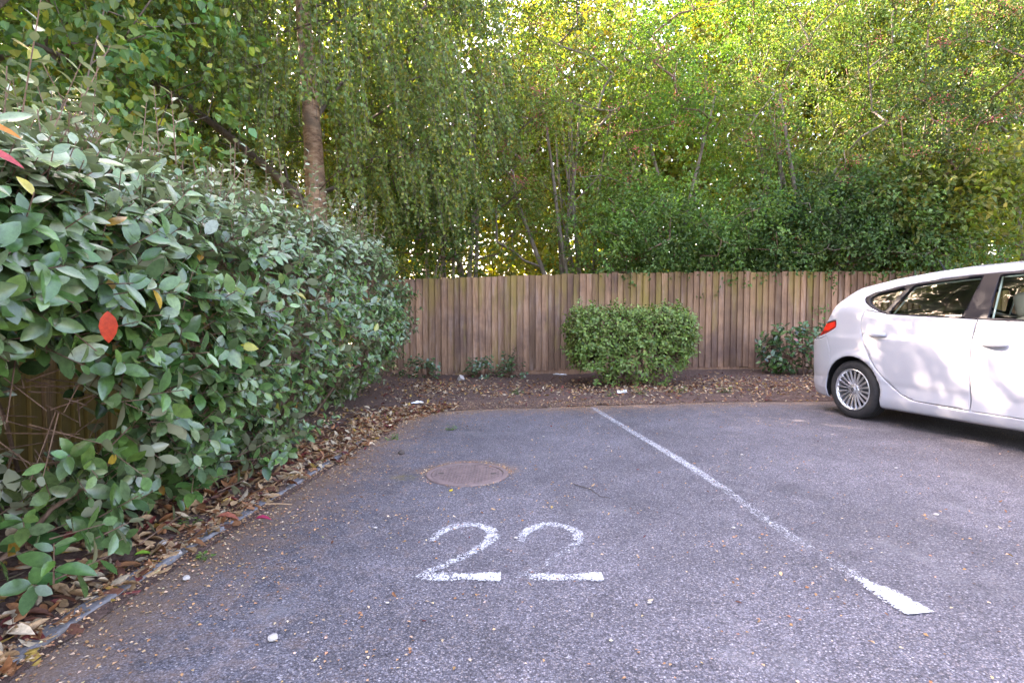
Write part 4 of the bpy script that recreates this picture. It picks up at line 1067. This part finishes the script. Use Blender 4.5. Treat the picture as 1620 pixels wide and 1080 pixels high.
    for i in range(len(base)):
        m = int(max(4, lens[i] / (.024 if not young[i] else .034))); t = (np.arange(m) + .6) / m
        ax = dirs[i]; ref = np.array([0, 0, 1.]) if abs(ax[2]) < .9 else np.array([1., 0, 0]); u = unit(np.cross(ax, ref)); v = np.cross(ax, u)
        ang = r.uniform(0, 6.3) + np.arange(m) * 2.4 + r.normal(size=m) * .3
        radial = u[None] * np.cos(ang)[:, None] + v[None] * np.sin(ang)[:, None]
        up = .25 + .75 * t
        LP.append(base[i] + ax * (t * lens[i])[:, None]); LT.append(unit(radial + ax * (up * .75)[:, None] + np.array([0, 0, -.12])))
        LN.append(unit(ax[None] * 1.0 + radial * .15 + np.array([.1, -.12, .40]) + r.normal(size=(m, 3)) * .22))
        s = r.triangular(.050, .088, .130, m) * (1 - .35 * t ** 3) * (.82 if young[i] else 1) * (1.16 if base[i, 1] < 3.0 else 1.0); LS.append(s)
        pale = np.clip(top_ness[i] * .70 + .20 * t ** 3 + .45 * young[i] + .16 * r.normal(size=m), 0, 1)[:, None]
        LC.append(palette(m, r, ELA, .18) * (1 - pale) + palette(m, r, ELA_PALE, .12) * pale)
        TA.append(base[i] - ax * .06); TB.append(base[i] + ax * lens[i])
    LP, LT, LN, LS, LC = map(np.concatenate, (LP, LT, LN, LS, LC))
    # a few yellowing leaves, two red ones
    k = r.uniform(0, 1, len(LP)); yl_ = (k < .012) & (LP[:, 2] < 1.6); LC[yl_] = palette(yl_.sum(), r, [(.36, .26, .03), (.25, .24, .03), (.30, .16, .03)], .1)
    ok = (LP[:, 0] > -3.0) & (LP[:, 2] > .05) & ~((LP[:, 1] < 2.05) & (LP[:, 2] < .80) & (LP[:, 2] > .42)) & (LP[:, 1] > .95)
    LP, LT, LN, LS, LC = LP[ok], LT[ok], LN[ok], LS[ok], LC[ok]
    # a break low in the near end through which the side fence shows
    A0, A1 = np.array([-1.35, 1.62, .90]), np.array([-3.0, 3.45, .42]); ab = A1 - A0; tt = np.clip(((LP - A0) @ ab) / (ab @ ab), 0, 1)
    hole = np.linalg.norm((LP - (A0 + tt[:, None] * ab)) * (1, 1, .9), axis=1) < .12 + .15 * tt
    LP, LT, LN, LS, LC = LP[~hole], LT[~hole], LN[~hole], LS[~hole], LC[~hole]
    # the 300 that show largest as leaf objects of their own
    dist = np.linalg.norm(LP - (0, 0, CAM_H), axis=1); nv = unit(np.array([0, 0, CAM_H]) - LP); face = np.abs((unit(LN) * nv).sum(1))
    px = LP[:, 0] / np.maximum(LP[:, 1], .1); infr = (px > -.90) & (LP[:, 0] > -1.85)
    score = np.where(infr, LS * (.4 + face) / dist, 0); big = np.argsort(-score)[:300]; rest = np.setdiff1d(np.arange(len(LP)), big)
    for sel, tm in ((rest[dist[rest] < 2.7], HX_VARS), (rest[(dist[rest] >= 2.7) & (dist[rest] < 4.6)], HI_VARS), (rest[dist[rest] >= 4.6], leaf_tmpl('mid', .56, .12, .06))):
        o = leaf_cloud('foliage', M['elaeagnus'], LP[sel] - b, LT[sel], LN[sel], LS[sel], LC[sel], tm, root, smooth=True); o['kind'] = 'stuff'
    x, yv, z = leaf_frames(LT[big], LN[big])
    pal_k = 14; meshes = []
    for q in range(pal_k):
        vv = HX_VARS[0][q % 6]; c = LC[big[q * 20]]
        meshes.append(mesh_data('leaf', vv, HX_VARS[1], M['elaeagnus'], cols=np.repeat(c[None], len(vv), 0), smooth=True))
    # sort by paleness so each leaf gets a mesh of about its own colour
    lum = LC[big].mean(1); rk = np.argsort(np.argsort(lum)); lm = np.argsort([LC[big[q * 20]].mean() for q in range(pal_k)])
    for j, g in enumerate(big):
        lf = obj('leaf', meshes[lm[min(pal_k - 1, rk[j] * pal_k // 300)]], root)
        mt = Matrix((x[j], yv[j], z[j])).transposed().to_4x4(); lf.matrix_basis = Matrix.Translation(Vector(LP[g] - b)) @ mt @ Matrix.Scale(float(LS[g]), 4)
    # the single red leaf hanging in the face and the two big orange / red leaf tips at the frame edge
    vv = leaf_tmpl('hx', .50, .14, .07)[0]
    def special(nm, p, tip, nrm, s, c, lab, wd=1.0):
        me = mesh_data('leaf', vv * (wd, 1, 1), HX_VARS[1], M['dry_leaf'], cols=np.repeat(np.array([c]), len(vv), 0), smooth=True)
        X, Y_, Z_ = leaf_frames(np.array([tip], float), np.array([nrm], float)); lf = obj('leaf', me, root)
        lf.matrix_basis = Matrix.Translation(Vector(np.array(p) - b)) @ Matrix((X[0], Y_[0], Z_[0])).transposed().to_4x4() @ Matrix.Scale(s, 4); lf['label'] = lab
    special('leaf', (-1.235, 1.72, 1.165), (.02, 0, -1), (.75, -.85, .1), .098, (.36, .032, .008), 'single bright red leaf hanging in the hedge face')
    special('leaf', (-1.28, 1.36, 1.615), (1, .25, -.28), (.2, -.5, .9), .10, (.38, .13, .012), 'orange leaf poking in at the edge of the view', .55)
    special('leaf', (-1.24, 1.30, 1.545), (1, .25, -.38), (.2, -.6, .8), .115, (.34, .055, .055), 'coral red leaf poking in at the edge of the view', .45)
    # twigs and stems
    TA, TB = np.array(TA), np.array(TB)
    V, F = tubes(TA, TB, np.where(young > 0, .0048, .0032), np.where(young > 0, .0022, .0018), 4)
    o = mk('twigs', V - b, F, M['bark_twig'], root); o['kind'] = 'stuff'
    stems = []; SA, SB, sa, sb = [], [], [], []
    for yb in np.arange(1.5, 8.1, .42):
        for q in range(3 if yb > 3.0 else 1):
            p0 = np.array([-2.25 + r.uniform(-.2, .2), yb + r.uniform(-.1, .1), .05]); tgt, _ = section(np.array([yb + r.uniform(-.5, .5)]), np.array([R(r.uniform(-40, 120))]), np.array([.85]))
            tgt = tgt[0]; mid = (p0 + tgt) / 2 + r.normal(size=3) * .10; rr = r.uniform(.010, .020)
            t = np.linspace(0, 1, 9)[:, None]; q_ = (1 - t) ** 2 * p0 + 2 * t * (1 - t) * mid + t ** 2 * tgt + r.normal(size=(9, 3)) * .012
            stems.append(polytube(q_, np.linspace(rr, rr * .4, 9), 7, q, .08))
            for z_ in range(5 if yb > 3.2 else 0):
                k = r.integers(3, 9); e, _ = section(np.clip(q_[k, 1:2] + r.uniform(-.35, .35, 1), 1.0, 8.2), np.array([R(r.uniform(-60, 130))]), np.array([.93])); h_ = (q_[k] + e[0]) / 2 + r.normal(size=3) * .05
                SA += [q_[k], h_]; SB += [h_, e[0]]; sa += [.006, .0045]; sb += [.0045, .003]
    for V, F in stems: mk('stem', V - b, F, M['bark_twig'], root, smooth=True)
    V, F = tubes(SA, SB, np.array(sa), np.array(sb), 5); o = mk('branches', V - b, F, M['bark_twig'], root); o['kind'] = 'stuff'
    return len(LP)
nleaf = build_hedge()

# ================================================================== SHRUBS AND LOW PLANTS
def shoots_plant(name, label, cat, base, P, d, L, size, cols, mat, tmpl, seed, stem_pts, step=.03, group=None, tips=None, lift=.6):
    r = np.random.default_rng(seed); root = tag(empty(name, base), label, cat, group); b = np.asarray(base, float)
    n = len(P); m = np.maximum(4, (L / step).astype(int)); idx = np.repeat(np.arange(n), m)
    t = np.concatenate([(np.arange(k) + .5) / k for k in m]); ang = np.concatenate([r.uniform(0, 6.3) + np.arange(k) * 2.4 for k in m]) + r.normal(size=len(idx)) * .3
    ax = unit(d); ref = np.where(np.abs(ax[:, 2:3]) < .9, np.array([[0, 0, 1.]]), np.array([[1., 0, 0]])); u = unit(np.cross(ax, ref)); v = np.cross(ax, u)
    rad = u[idx] * np.cos(ang)[:, None] + v[idx] * np.sin(ang)[:, None]
    pos = P[idx] + ax[idx] * (t * L[idx])[:, None]; tip = unit(rad + ax[idx] * (lift * (.3 + t))[:, None] + (0, 0, -.1)); nrm = unit(ax[idx] + rad * .1 + (0, -.15, .35) + r.normal(size=pos.shape) * .3)
    c = palette(len(idx), r, cols, .2)
    if tips is not None:
        k = (t > .8) & (r.uniform(0, 1, len(idx)) < tips[1]); c[k] = palette(int(k.sum()), r, tips[0], .1)
    ok = pos[:, 2] > .03
    s = r.uniform(.7, 1.2, len(idx)) * size * (1 - .3 * t ** 3)
    leaf_cloud('foliage', mat, pos[ok] - b, tip[ok], nrm[ok], s[ok], c[ok], tmpl, root, smooth=True)['kind'] = 'stuff'
    k0 = np.argmin(np.linalg.norm(P[:, None] - stem_pts[None], axis=2), 1)
    V, F = tubes(np.vstack([P, stem_pts[k0]]), np.vstack([P + ax * L[:, None], P]), np.r_[np.full(n, .004), np.full(n, .007)], np.r_[np.full(n, .002), np.full(n, .004)], 4)
    o = mk('branches', V - b, F, M['bark_twig'], root); o['kind'] = 'stuff'
    for q in stem_pts:
        p0 = np.array([b[0] + (q[0] - b[0]) * .5, b[1] + (q[1] - b[1]) * .5, float(ground_z(q[0], q[1])[0]) - .03])
        tt = np.linspace(0, 1, 6)[:, None]; Vs, Fs = polytube(p0 + (q - p0) * tt + r.normal(size=(6, 3)) * .015, np.linspace(.018, .009, 6), 6, 1, .05)
        mk('stem', Vs - b, Fs, M['bark_twig'], root, smooth=True)
    return root
# clipped shrub in the middle
r = np.random.default_rng(90); n = 1500
fa = r.choice(3, n, p=[.50, .28, .22]); U = r.uniform(-1, 1, (n, 2)); P = np.zeros((n, 3)); N = np.zeros((n, 3)); D = r.uniform(.84, 1.0, n)
P[fa == 0] = np.column_stack([U[fa == 0, 0], -D[fa == 0], U[fa == 0, 1]]); N[fa == 0] = (0, -1, .15)
P[fa == 1] = np.column_stack([U[fa == 1, 0], U[fa == 1, 1], D[fa == 1]]); N[fa == 1] = (0, -.1, 1)
sg = np.where(r.uniform(0, 1, n) < .5, -1, 1); k = fa == 2
P[k] = np.column_stack([sg[k] * D[k], U[k, 0], U[k, 1]]); N[k] = np.column_stack([sg[k], np.full(k.sum(), -.1), np.full(k.sum(), .2)])
q = (np.abs(P) ** 5).sum(1) ** (1 / 5); P = P / np.maximum(q, 1)[:, None]
z = .72 + P[:, 2] * .46; taper = np.interp(z, [.2, .6, 1.2], [.84, .97, 1.0]); W = np.column_stack([1.86 + P[:, 0] * .96 * taper, 9.0 + P[:, 1] * .52, z + .03 * noise2(P[:, 0] * 2, P[:, 1], 4, 2)])
low = np.clip((.55 - W[:, 2]) / .4, 0, 1); kp = r.uniform(0, 1, n) > low * .55; hole = (np.hypot((W[:, 0] - 2.15) / .55, (W[:, 2] - .48) / .16) < 1) & (r.uniform(0, 1, n) < .45)
kp &= ~hole; W, N = W[kp], N[kp]
extra = np.column_stack([r.uniform(1.3, 2.5, 60), r.uniform(8.45, 8.9, 60), r.uniform(.06, .3, 60)]); W = np.vstack([W, extra]); N = np.vstack([N, np.tile([0, -.7, .5], (60, 1))])
L = r.uniform(.06, .20, len(W)); hi = r.uniform(0, 1, len(W)) < .04; L[hi & (W[:, 2] > 1.1)] = .28
shoots_plant('clipped_shrub', 'box shaped clipped green shrub standing in front of the fence', 'shrub', (1.9, 9.0, 0), W, unit(unit(N) * .7 + (0, 0, .35) + r.normal(size=W.shape) * .45), L, .072,
             [(.12, .195, .042), (.15, .225, .048), (.18, .245, .065), (.085, .145, .036)], M['shrub_leaf'], HI_VARS, 91,
             np.array([(1.35, 9.0, .5), (1.7, 8.95, .55), (2.05, 9.05, .5), (2.35, 8.95, .5), (2.6, 9.05, .55)]), step=.020)
# laurel by the car
P = blob_targets(120, (5.05, 9.75, .48), (.72, .38, .46), 92, .5); P = P[P[:, 2] > .1]
shoots_plant('laurel_shrub', 'glossy dark laurel bush with reddish tips beside the rear of the car', 'shrub', (5.05, 9.75, .05), P, unit((P - (5.05, 9.75, .2)) + (0, -.2, .3)), r.uniform(.12, .26, len(P)), .125,
             [(.03, .075, .025), (.045, .10, .03), (.07, .14, .035), (.03, .06, .03)], M['elaeagnus'], HI_VARS, 93, np.array([(4.8, 9.7, .4), (5.1, 9.8, .5), (5.3, 9.7, .4)]), step=.026, tips=([(.25, .07, .06), (.3, .12, .1)], .10))
# ivy clumps at the foot of the fence
for k, (cx, cy, rx, h_, npt, lab) in enumerate([(-1.60, 9.9, .48, .26, 60, 'ivy clump at the fence foot tucked against the end of the hedge'),
                                                (-.55, 10.0, .30, .28, 50, 'dark ivy clump at the fence foot, next to the white litter block'),
                                                (-.02, 10.05, .26, .34, 46, 'ivy clump with an upright sprig at the fence foot, nearer the clipped shrub')]):
    P = blob_targets(npt, (cx, cy, .12), (rx, .26, h_), 95 + k, .4); P = P[P[:, 2] > .03]
    if k == 2: P = np.vstack([P, [(cx + .02, cy, .40), (cx + .05, cy, .48), (cx, cy, .33)]])
    shoots_plant('ivy_plant', lab, 'ivy', (cx, cy, 0), P, unit((P - (cx, cy + .1, 0)) + (0, -.15, .25)), r.uniform(.06, .14, len(P)), .070, [(.045, .085, .036), (.06, .11, .04), (.08, .12, .06)], M['elaeagnus'],
                 (leaf_tmpl('mid', .9, .1, .06)), 96 + k, np.array([(cx, cy, .08), (cx + .1, cy, .08)]), step=.024, group='ivy along the fence foot')

# ================================================================== GROUND LITTER
def litter():
    r = np.random.default_rng(101)
    P = []
    def add(n, x, y, jitter=.0): P.append(np.column_stack([x, y]))
    y = r.uniform(1.3, 6.8, 2300); edge = np.interp(y, [1.3, 3, 4.5, 6, 6.8], [-1.66, -1.58, -1.42, -1.25, -.95]); add(0, edge - np.abs(r.normal(size=2300)) * .42 - .0 + .03, y)
    y = r.uniform(4.3, 7.1, 900); edge = np.interp(y, [4.3, 5.5, 6.4, 7.1], [-1.40, -1.33, -1.12, -.65]); add(0, edge + .12 - np.abs(r.normal(size=900)) * .28, y)
    x = r.uniform(-1.6, 5.2, 2300); add(0, x, 8.25 + r.normal(size=2300) * .75)
    x = 1.9 + r.normal(size=700) * .75; add(0, x, 8.25 + r.normal(size=700) * .25)
    x = r.uniform(3.0, 5.6, 900); add(0, x, 8.6 + r.normal(size=900) * .55)
    x = -1.3 + r.normal(size=500) * .5; add(0, x, 8.6 + r.normal(size=500) * .6)
    x = r.uniform(-1.2, 3.8, 160); add(0, x, r.uniform(1.8, 7.0, 160))
    P = np.vstack(P); stray = np.zeros(len(P), bool); stray[-160:] = True
    d = sdf_poly(P, EDGE); k = ((d > -.10) | stray) & (P[:, 0] > -2.95) & (P[:, 1] < 10.42) & (np.hypot((P[:, 0] - 3.81) / .5, (P[:, 1] - 6.28) / .5) > 1)
    P, stray = P[k], stray[k]; n = len(P)
    z = ground_z(P[:, 0], P[:, 1]) + .010
    near = P[:, 1] < 4.2
    size = np.where(near & ~stray, r.uniform(.05, .105, n), np.where(P[:, 1] > 7, r.uniform(.03, .065, n), r.uniform(.04, .08, n))); size[stray] = r.uniform(.012, .032, stray.sum())
    kinds = r.choice(6, n, p=[.34, .24, .14, .08, .15, .05])
    pal = np.array([(.40, .245, .13), (.27, .115, .05), (.14, .055, .034), (.15, .03, .025), (.47, .36, .24), (.36, .22, .05)])
    # back bed: smaller paler chips
    cols = pal[kinds] * (1 + .2 * r.normal(size=(n, 1))); cols = np.clip(cols, .01, .8)
    a = r.uniform(0, 2 * np.pi, n); tip = np.column_stack([np.cos(a), np.sin(a), r.normal(size=n) * .28]); nrm = unit(np.column_stack([r.normal(size=n) * .35, r.normal(size=n) * .35, np.where(r.uniform(0, 1, n) < .5, -1, 1)]))
    z = z + np.abs(r.normal(size=n)) * .010 * (~stray)
    pos = np.column_stack([P, z])
    vars_ = [leaf_tmpl('hi', w_, c_, f_)[0] for w_, c_, f_ in ((.46, .30, .16), (.40, -.25, .22), (.50, .12, -.12), (.36, .35, .20), (.55, .05, .08), (.30, -.3, .26))]
    dist = np.linalg.norm(pos - (0, 0, CAM_H), axis=1); px = P[:, 0] / P[:, 1]
    hidden = (P[:, 0] < np.interp(P[:, 1], [1.3, 2.2, 3.5, 8], [-2.6, -2.35, -1.80, -1.6]))
    score = np.where((px > -.9) & (px < .9) & ~hidden & (P[:, 1] > 1.6), size / dist, 0); big = np.argsort(-score)[:300]; rest = np.setdiff1d(np.arange(n), big)
    nm_c = ['tan', 'rust brown', 'dark brown', 'dark red', 'pale buff', 'yellow brown']
    meshes = {}
    x, y, zz = leaf_frames(tip[big], nrm[big])
    for j, g in enumerate(big):
        key = (int(kinds[g]), j % 6)
        if key not in meshes: meshes[key] = mesh_data('fallen_leaf', vars_[key[1]], HI[1], M['dry_leaf'], cols=np.repeat(pal[key[0]][None] * r.uniform(.8, 1.2), 11, 0), smooth=True)
        o = obj('fallen_leaf', meshes[key]); o.matrix_basis = Matrix.Translation(Vector(pos[g])) @ Matrix((x[j], y[j], zz[j])).transposed().to_4x4() @ Matrix.Scale(float(size[g]), 4)
        c = nm_c[kinds[g]]; yy, xx = P[g, 1], P[g, 0]; sz = 'large' if size[g] > .09 else ('medium' if size[g] > .07 else 'small'); shp = ('cupped', 'arched', 'flat', 'rolled', 'broad', 'narrow')[j % 6]
        if stray[g]: where = 'on bare asphalt near the numbers' if yy < 3.5 else ('on bare asphalt around the manhole' if xx < .6 else 'on bare asphalt by the bay line')
        else:
            off = np.interp(yy, [1.3, 3, 4.5, 6, 6.8], [-1.66, -1.58, -1.42, -1.25, -.95]) - xx
            side = 'close to the kerb' if off < .2 else ('amid the litter' if off < .5 else 'deep under the hedge')
            zone = 'nearest the camera' if yy < 2.05 else ('beside the tan stick' if yy < 2.4 else ('beside the lime green leaf' if yy < 2.75 else ('level with the crimson leaf' if yy < 3.2 else ('level with the numbers' if yy < 4.6 else 'past the manhole'))))
            where = side + ', ' + zone
        tag(o, f'{sz} {shp} {c} dry leaf {where}', 'leaf', 'dry leaves fallen from the hedge')
    o = leaf_cloud('leaf_litter', M['dry_leaf'], pos[rest], tip[rest], nrm[rest], size[rest], cols[rest], (vars_, HI[1]), smooth=True)
    tag(o, 'scattered brown and tan dry leaves covering the soil beds', 'leaf litter', kind='stuff')
    # special leaves
    for p, s, c, lab, ang in (((-1.42, 3.06, .03), .085, (.32, .02, .06), 'crimson pink fallen leaf lying at the end of the kerb strip', .2), ((-1.62, 3.03, .05), .12, (.34, .10, .06), 'large coral brown fallen leaf lying across the kerb end', .1),
                              ((-1.74, 2.54, .05), .075, (.16, .30, .03), 'fresh lime green leaf among the brown litter by the kerb', .5), ((-.41, 3.63, .008), .045, (.55, .40, .02), 'small yellow leaf on the asphalt below the manhole cover', 1.2),
                              ((-1.98, 2.42, .05), .125, (.10, .02, .02), 'long dark maroon leaf lying in the near litter', .3), ((-1.92, 2.30, .06), .12, (.42, .31, .19), 'large pale buff folded leaf in the near litter', 2.4)):
        me = mesh_data('fallen_leaf', vars_[0] if s > .05 else vars_[2], HI[1], M['dry_leaf'], cols=np.repeat(np.array([c]), 11, 0), smooth=True)
        o = obj('fallen_leaf', me); o.location = p; o.scale = (s, s, s); o.rotation_euler = (.15, .1, ang - 1.57); tag(o, lab, 'leaf')
    # seed flecks: birch scales and brown crumbs on the asphalt
    m = 170000; Q = np.column_stack([r.uniform(-1.7, 5, m), r.uniform(1.2, 7.4, m)]); d = sdf_poly(Q, EDGE)
    rad = np.hypot(Q[:, 0] - mh[0], Q[:, 1] - mh[1])
    dens = .85 * np.exp(-np.abs(d) / .17) + .24 * np.exp(-np.abs(d) / .5) * (noise2(Q[:, 0], Q[:, 1], 5, 61) > .1) + .85 * np.exp(-((rad - .31) / .045) ** 2) * (.35 + .65 * (Q[:, 1] > 4.05)) + .022 * (noise2(Q[:, 0], Q[:, 1], 2.2, 62) > .5) + .008
    dens = np.where(Q[:, 0] > 3.2, dens * .4, dens)
    k = (r.uniform(0, 1, m) < dens) & (d < .30) & (rad > .285); Q = Q[k]; n = len(Q)
    a = r.uniform(0, 6.3, n); tip = np.column_stack([np.cos(a), np.sin(a), r.normal(size=n) * .15]); nrm = np.column_stack([r.normal(size=n) * .25, r.normal(size=n) * .25, np.ones(n)])
    c = palette(n, r, [(.36, .18, .08), (.46, .26, .13), (.26, .12, .06), (.50, .36, .23)], .2)
    o = leaf_cloud('seed_debris', M['fleck'], np.column_stack([Q, np.where(sdf_poly(Q, EDGE) > -.04, ground_z(Q[:, 0], Q[:, 1]) + .018, .0055) + np.where((sdf_poly(Q, EDGE) > -.005) & (sdf_poly(Q, EDGE) < .085) & (Q[:, 1] < 5.4), .014, 0)]), tip, nrm, r.uniform(.008, .019, n), c, leaf_tmpl('lo', .7, .1, .08))
    tag(o, 'orange brown seed scales and crumbs gathered along the asphalt edge', 'debris', kind='stuff')
    return n
nf = litter()

def stone_mat(name, c):
    t = NT(name); f = t.noise(t.pos(), 120, 5, .7); t.set(Base_Color=t.mix(f, tuple(v * .7 for v in c), tuple(min(1, v * 1.2) for v in c)), Roughness=.85); t.bump(f, .5, .004); M[name] = t.m
stone_mat('stone_pale', (.42, .37, .33)); stone_mat('stone_dark', (.08, .06, .05)); stone_mat('clod', (.15, .10, .075))
# ------------------------------------------------------------------ manhole cover
def manhole():
    root = tag(empty('manhole_cover', (mh[0], mh[1], 0)), 'round rusty iron manhole cover set in the asphalt above the number', 'manhole cover')
    V, F = lathe([(.262, .004), (.264, .010), (.292, .010), (.298, .004), (.298, -.05)], 72); V = V[:, [0, 2, 1]]; mk('frame', V, F[:, ::-1], M['cast_iron'], root)
    V, F = lathe([(0, .007), (.254, .007), (.2575, .004), (.258, -.05)], 72); V = V[:, [0, 2, 1]]; mk('lid', V, F[:, ::-1], M['cast_iron'], root)
    parts = []
    for i in range(-11, 12):
        for j in range(-11, 12):
            x, y = i * .0225, j * .0225
            if math.hypot(x, y) > .236: continue
            if (i + j) % 2: hx, hy = .0085, .0032
            else: hx, hy = .0032, .0085
            parts.append(box_vf(x - hx, x + hx, y - hy, y + hy, .0072, .0105))
    V, F = merge(parts); o = mk('tread_lugs', V, F, M['cast_iron'], root); o['kind'] = 'stuff'
    for sx in (-1, 1):
        V, F = box_vf(sx * .19 - .02, sx * .19 + .02, -.012, .012, .0070, .0115); mk('key_slot', V, F, M['stone_dark'], root)
manhole()

# ------------------------------------------------------------------ weeds, stones, sticks, litter bits
WEEDS = [(-1.70, 2.92, .05, 'small weed sprouting at the litter edge of the kerb'), (-.61, 5.63, .05, 'tiny weed seedling alone on the asphalt beyond the manhole'), (.09, 7.95, .10, 'weed tuft at the soil edge in front of the ivy'),
         (1.35, 7.72, .09, 'weed tuft just past the far end of the bay line'), (1.78, 7.75, .10, 'weed tuft in front of the clipped shrub'), (2.35, 7.95, .12, 'weed tuft under the clipped shrub corner'), (3.0, 7.9, .10, 'weed tuft between the clipped shrub and the laurel'),
         (-1.46, 2.62, .03, 'little green seedling on the asphalt by the kerb'), (-1.12, 5.2, .05, 'weed sprouting in the brown grit by the hedge')]
for k, (x, y, s, lab) in enumerate(WEEDS):
    r = np.random.default_rng(200 + k); z = float(ground_z(x, y)[0]); n = int(14 + 160 * s); root = tag(empty('weed', (x, y, z)), lab, 'weed', 'weeds along the soil edge')
    a = r.uniform(0, 6.3, n); rr = s * np.sqrt(r.uniform(0, 1, n)); P = np.column_stack([rr * np.cos(a), rr * np.sin(a), r.uniform(.004, s * .9, n)])
    tip = np.column_stack([np.cos(a), np.sin(a), r.uniform(-.1, .6, n)]); nrm = unit(np.column_stack([r.normal(size=n) * .3, r.normal(size=n) * .3, np.ones(n)]))
    leaf_cloud('foliage', M['shrub_leaf'], P, tip, nrm, r.uniform(.018, .042, n) * (.6 + 3 * s), palette(n, r, [(.10, .19, .035), (.13, .22, .05), (.08, .15, .03)]), MID, root)['kind'] = 'stuff'
    V, F = tubes(np.zeros((n, 3)) + (0, 0, -.005), P, np.full(n, .0014), np.full(n, .0008), 4); mk('stems', V, F, M['shrub_leaf'], root, cols=np.full((len(V), 3), (.10, .14, .04)))['kind'] = 'stuff'
import bmesh
def rock(name, loc, s, mat, label, cat='stone', seed=0, sq=(1, 1, .6)):
    bm = bmesh.new(); bmesh.ops.create_icosphere(bm, subdivisions=2, radius=1); r = np.random.default_rng(seed)
    for v in bm.verts:
        c = np.array(v.co); f = 1 + .22 * noise3(c[None] * 2.2, 1, seed)[0] + .05 * r.normal(); v.co = Vector(c * f * np.array(sq) * s)
    me = bpy.data.meshes.new(name); bm.to_mesh(me); bm.free(); me.materials.append(mat); o = obj(name, me, None, loc); return tag(o, label, cat)
rock('pebble', (-.85, 1.95, .010), .017, M['stone_pale'], 'pale pebble alone on the near asphalt beside the kerb', seed=1)
rock('pebble', (-.92, 4.64, .018), .03, M['stone_dark'], 'dark pebble on the asphalt between the hedge and the manhole', seed=2)
rock('pebble', (-1.585, 2.62, .03), .02, M['stone_pale'], 'pale pebble lying on the kerb strip', seed=3)
rock('pebble', (-1.42, 2.40, .012), .017, M['stone_pale'], 'whitish pebble lying in the grit below the kerb strip', seed=4)
rock('pebble', (-1.70, 2.70, .045), .024, M['stone_pale'], 'pale flat pebble in the litter behind the kerb strip', seed=5)
rock('pebble', (-1.60, 2.95, .035), .022, M['clod'], 'brown pebble on the end of the kerb strip', seed=6)
for k, (x, y, s) in enumerate([(-.74, 3.0, .010), (.02, 2.86, .009), (.30, 5.3, .011), (.85, 4.9, .010), (1.9, 4.6, .012), (2.45, 3.2, .012), (3.1, 5.4, .011), (.55, 2.2, .008), (2.9, 4.2, .010), (1.2, 3.0, .009), (-.5, 2.2, .007), (.9, 6.3, .011)]):
    o = rock('grit_chip', (x, y, .006), s, M['stone_pale'], 'tiny white grit chip on the open asphalt', 'grit', seed=20 + k, sq=(1.2, .8, .5)); o['group'] = 'white grit chips on the asphalt'
def crumple(name, loc, sx, sy, sz, label, rz=0.0, seed=0):
    r = np.random.default_rng(seed); n = 7; X, Y = np.meshgrid(np.linspace(-1, 1, n), np.linspace(-1, 1, n)); Z = np.abs(r.normal(size=(n, n))) * .8
    V = np.stack([X * sx * (1 + .15 * r.normal(size=X.shape)), Y * sy * (1 + .15 * r.normal(size=X.shape)), Z * sz], 2).reshape(-1, 3)
    i = (np.arange(n - 1)[:, None] * n + np.arange(n - 1)[None]).ravel(); o = mk(name, V, np.stack([i, i + 1, i + n + 1, i + n], 1), M['plastic_white']); o.location = loc; o.rotation_euler = (0, 0, rz)
    md = o.modifiers.new('thickness', 'SOLIDIFY'); md.thickness = .0015
    return tag(o, label, 'litter')
crumple('paper_scrap', (-1.19, 7.05, float(ground_z(-1.19, 7.05)[0]) + .015), .07, .03, .015, 'crumpled white paper scrap on the soil near the hedge end', .3, 1)
crumple('plastic_wrapper', (1.55, 7.85, float(ground_z(1.55, 7.85)[0]) + .02), .06, .04, .03, 'crumpled white wrapper in front of the clipped shrub', .2, 2)
crumple('paper_scrap', (.87, 10.2, float(ground_z(.87, 10.2)[0]) + .02), .11, .02, .012, 'long white paper strip at the fence foot beside the clipped shrub', 0, 3)
me = bevel_box(-.04, .04, -.05, .05, -.05, .05, .008, 2); me.materials.append(M['stone_pale']); o = obj('block', me, None, (-.88, 9.62, .07), (R(35), R(20), R(30))); tag(o, 'small greyish white block lying tilted by the ivy', 'block')
def stick(pts, r0, r1, label, mat='bark_twig', seed=0):
    pts = np.asarray(pts, float); t = np.linspace(0, len(pts) - 1, len(pts) * 5); q = np.stack([np.interp(t, range(len(pts)), pts[:, i]) for i in range(3)], 1)
    V, F = polytube(q, np.linspace(r0, r1, len(q)), 7, seed, .06); o = mk('stick', V - pts[0], F, M[mat], smooth=True); o.location = pts[0]; return tag(o, label, 'stick')
stone_mat('straw', (.36, .22, .12))
stick([(-2.32, 2.62, .10), (-2.0, 2.35, .085), (-1.72, 2.14, .06)], .009, .006, 'long tan dry stick lying across the near litter', 'straw', 4)
stick([(.42, 3.78, .008), (.52, 3.66, .010), (.56, 3.52, .008), (.62, 3.49, .008)], .0035, .002, 'thin dark twig on the asphalt beside the manhole', 'stone_dark', 5)
stick([(-1.46, 3.28, .04), (-1.40, 3.30, .035), (-1.32, 3.33, .02)], .005, .003, 'short pale stick at the kerb end below the hedge', 'straw', 6)
stick([(3.3, 8.0, .03), (3.6, 8.1, .04), (3.9, 8.05, .04)], .007, .004, 'bare twig on the soil in front of the laurel', 'bark_twig', 7)
print('hedge leaves', nleaf, 'flecks', nf)
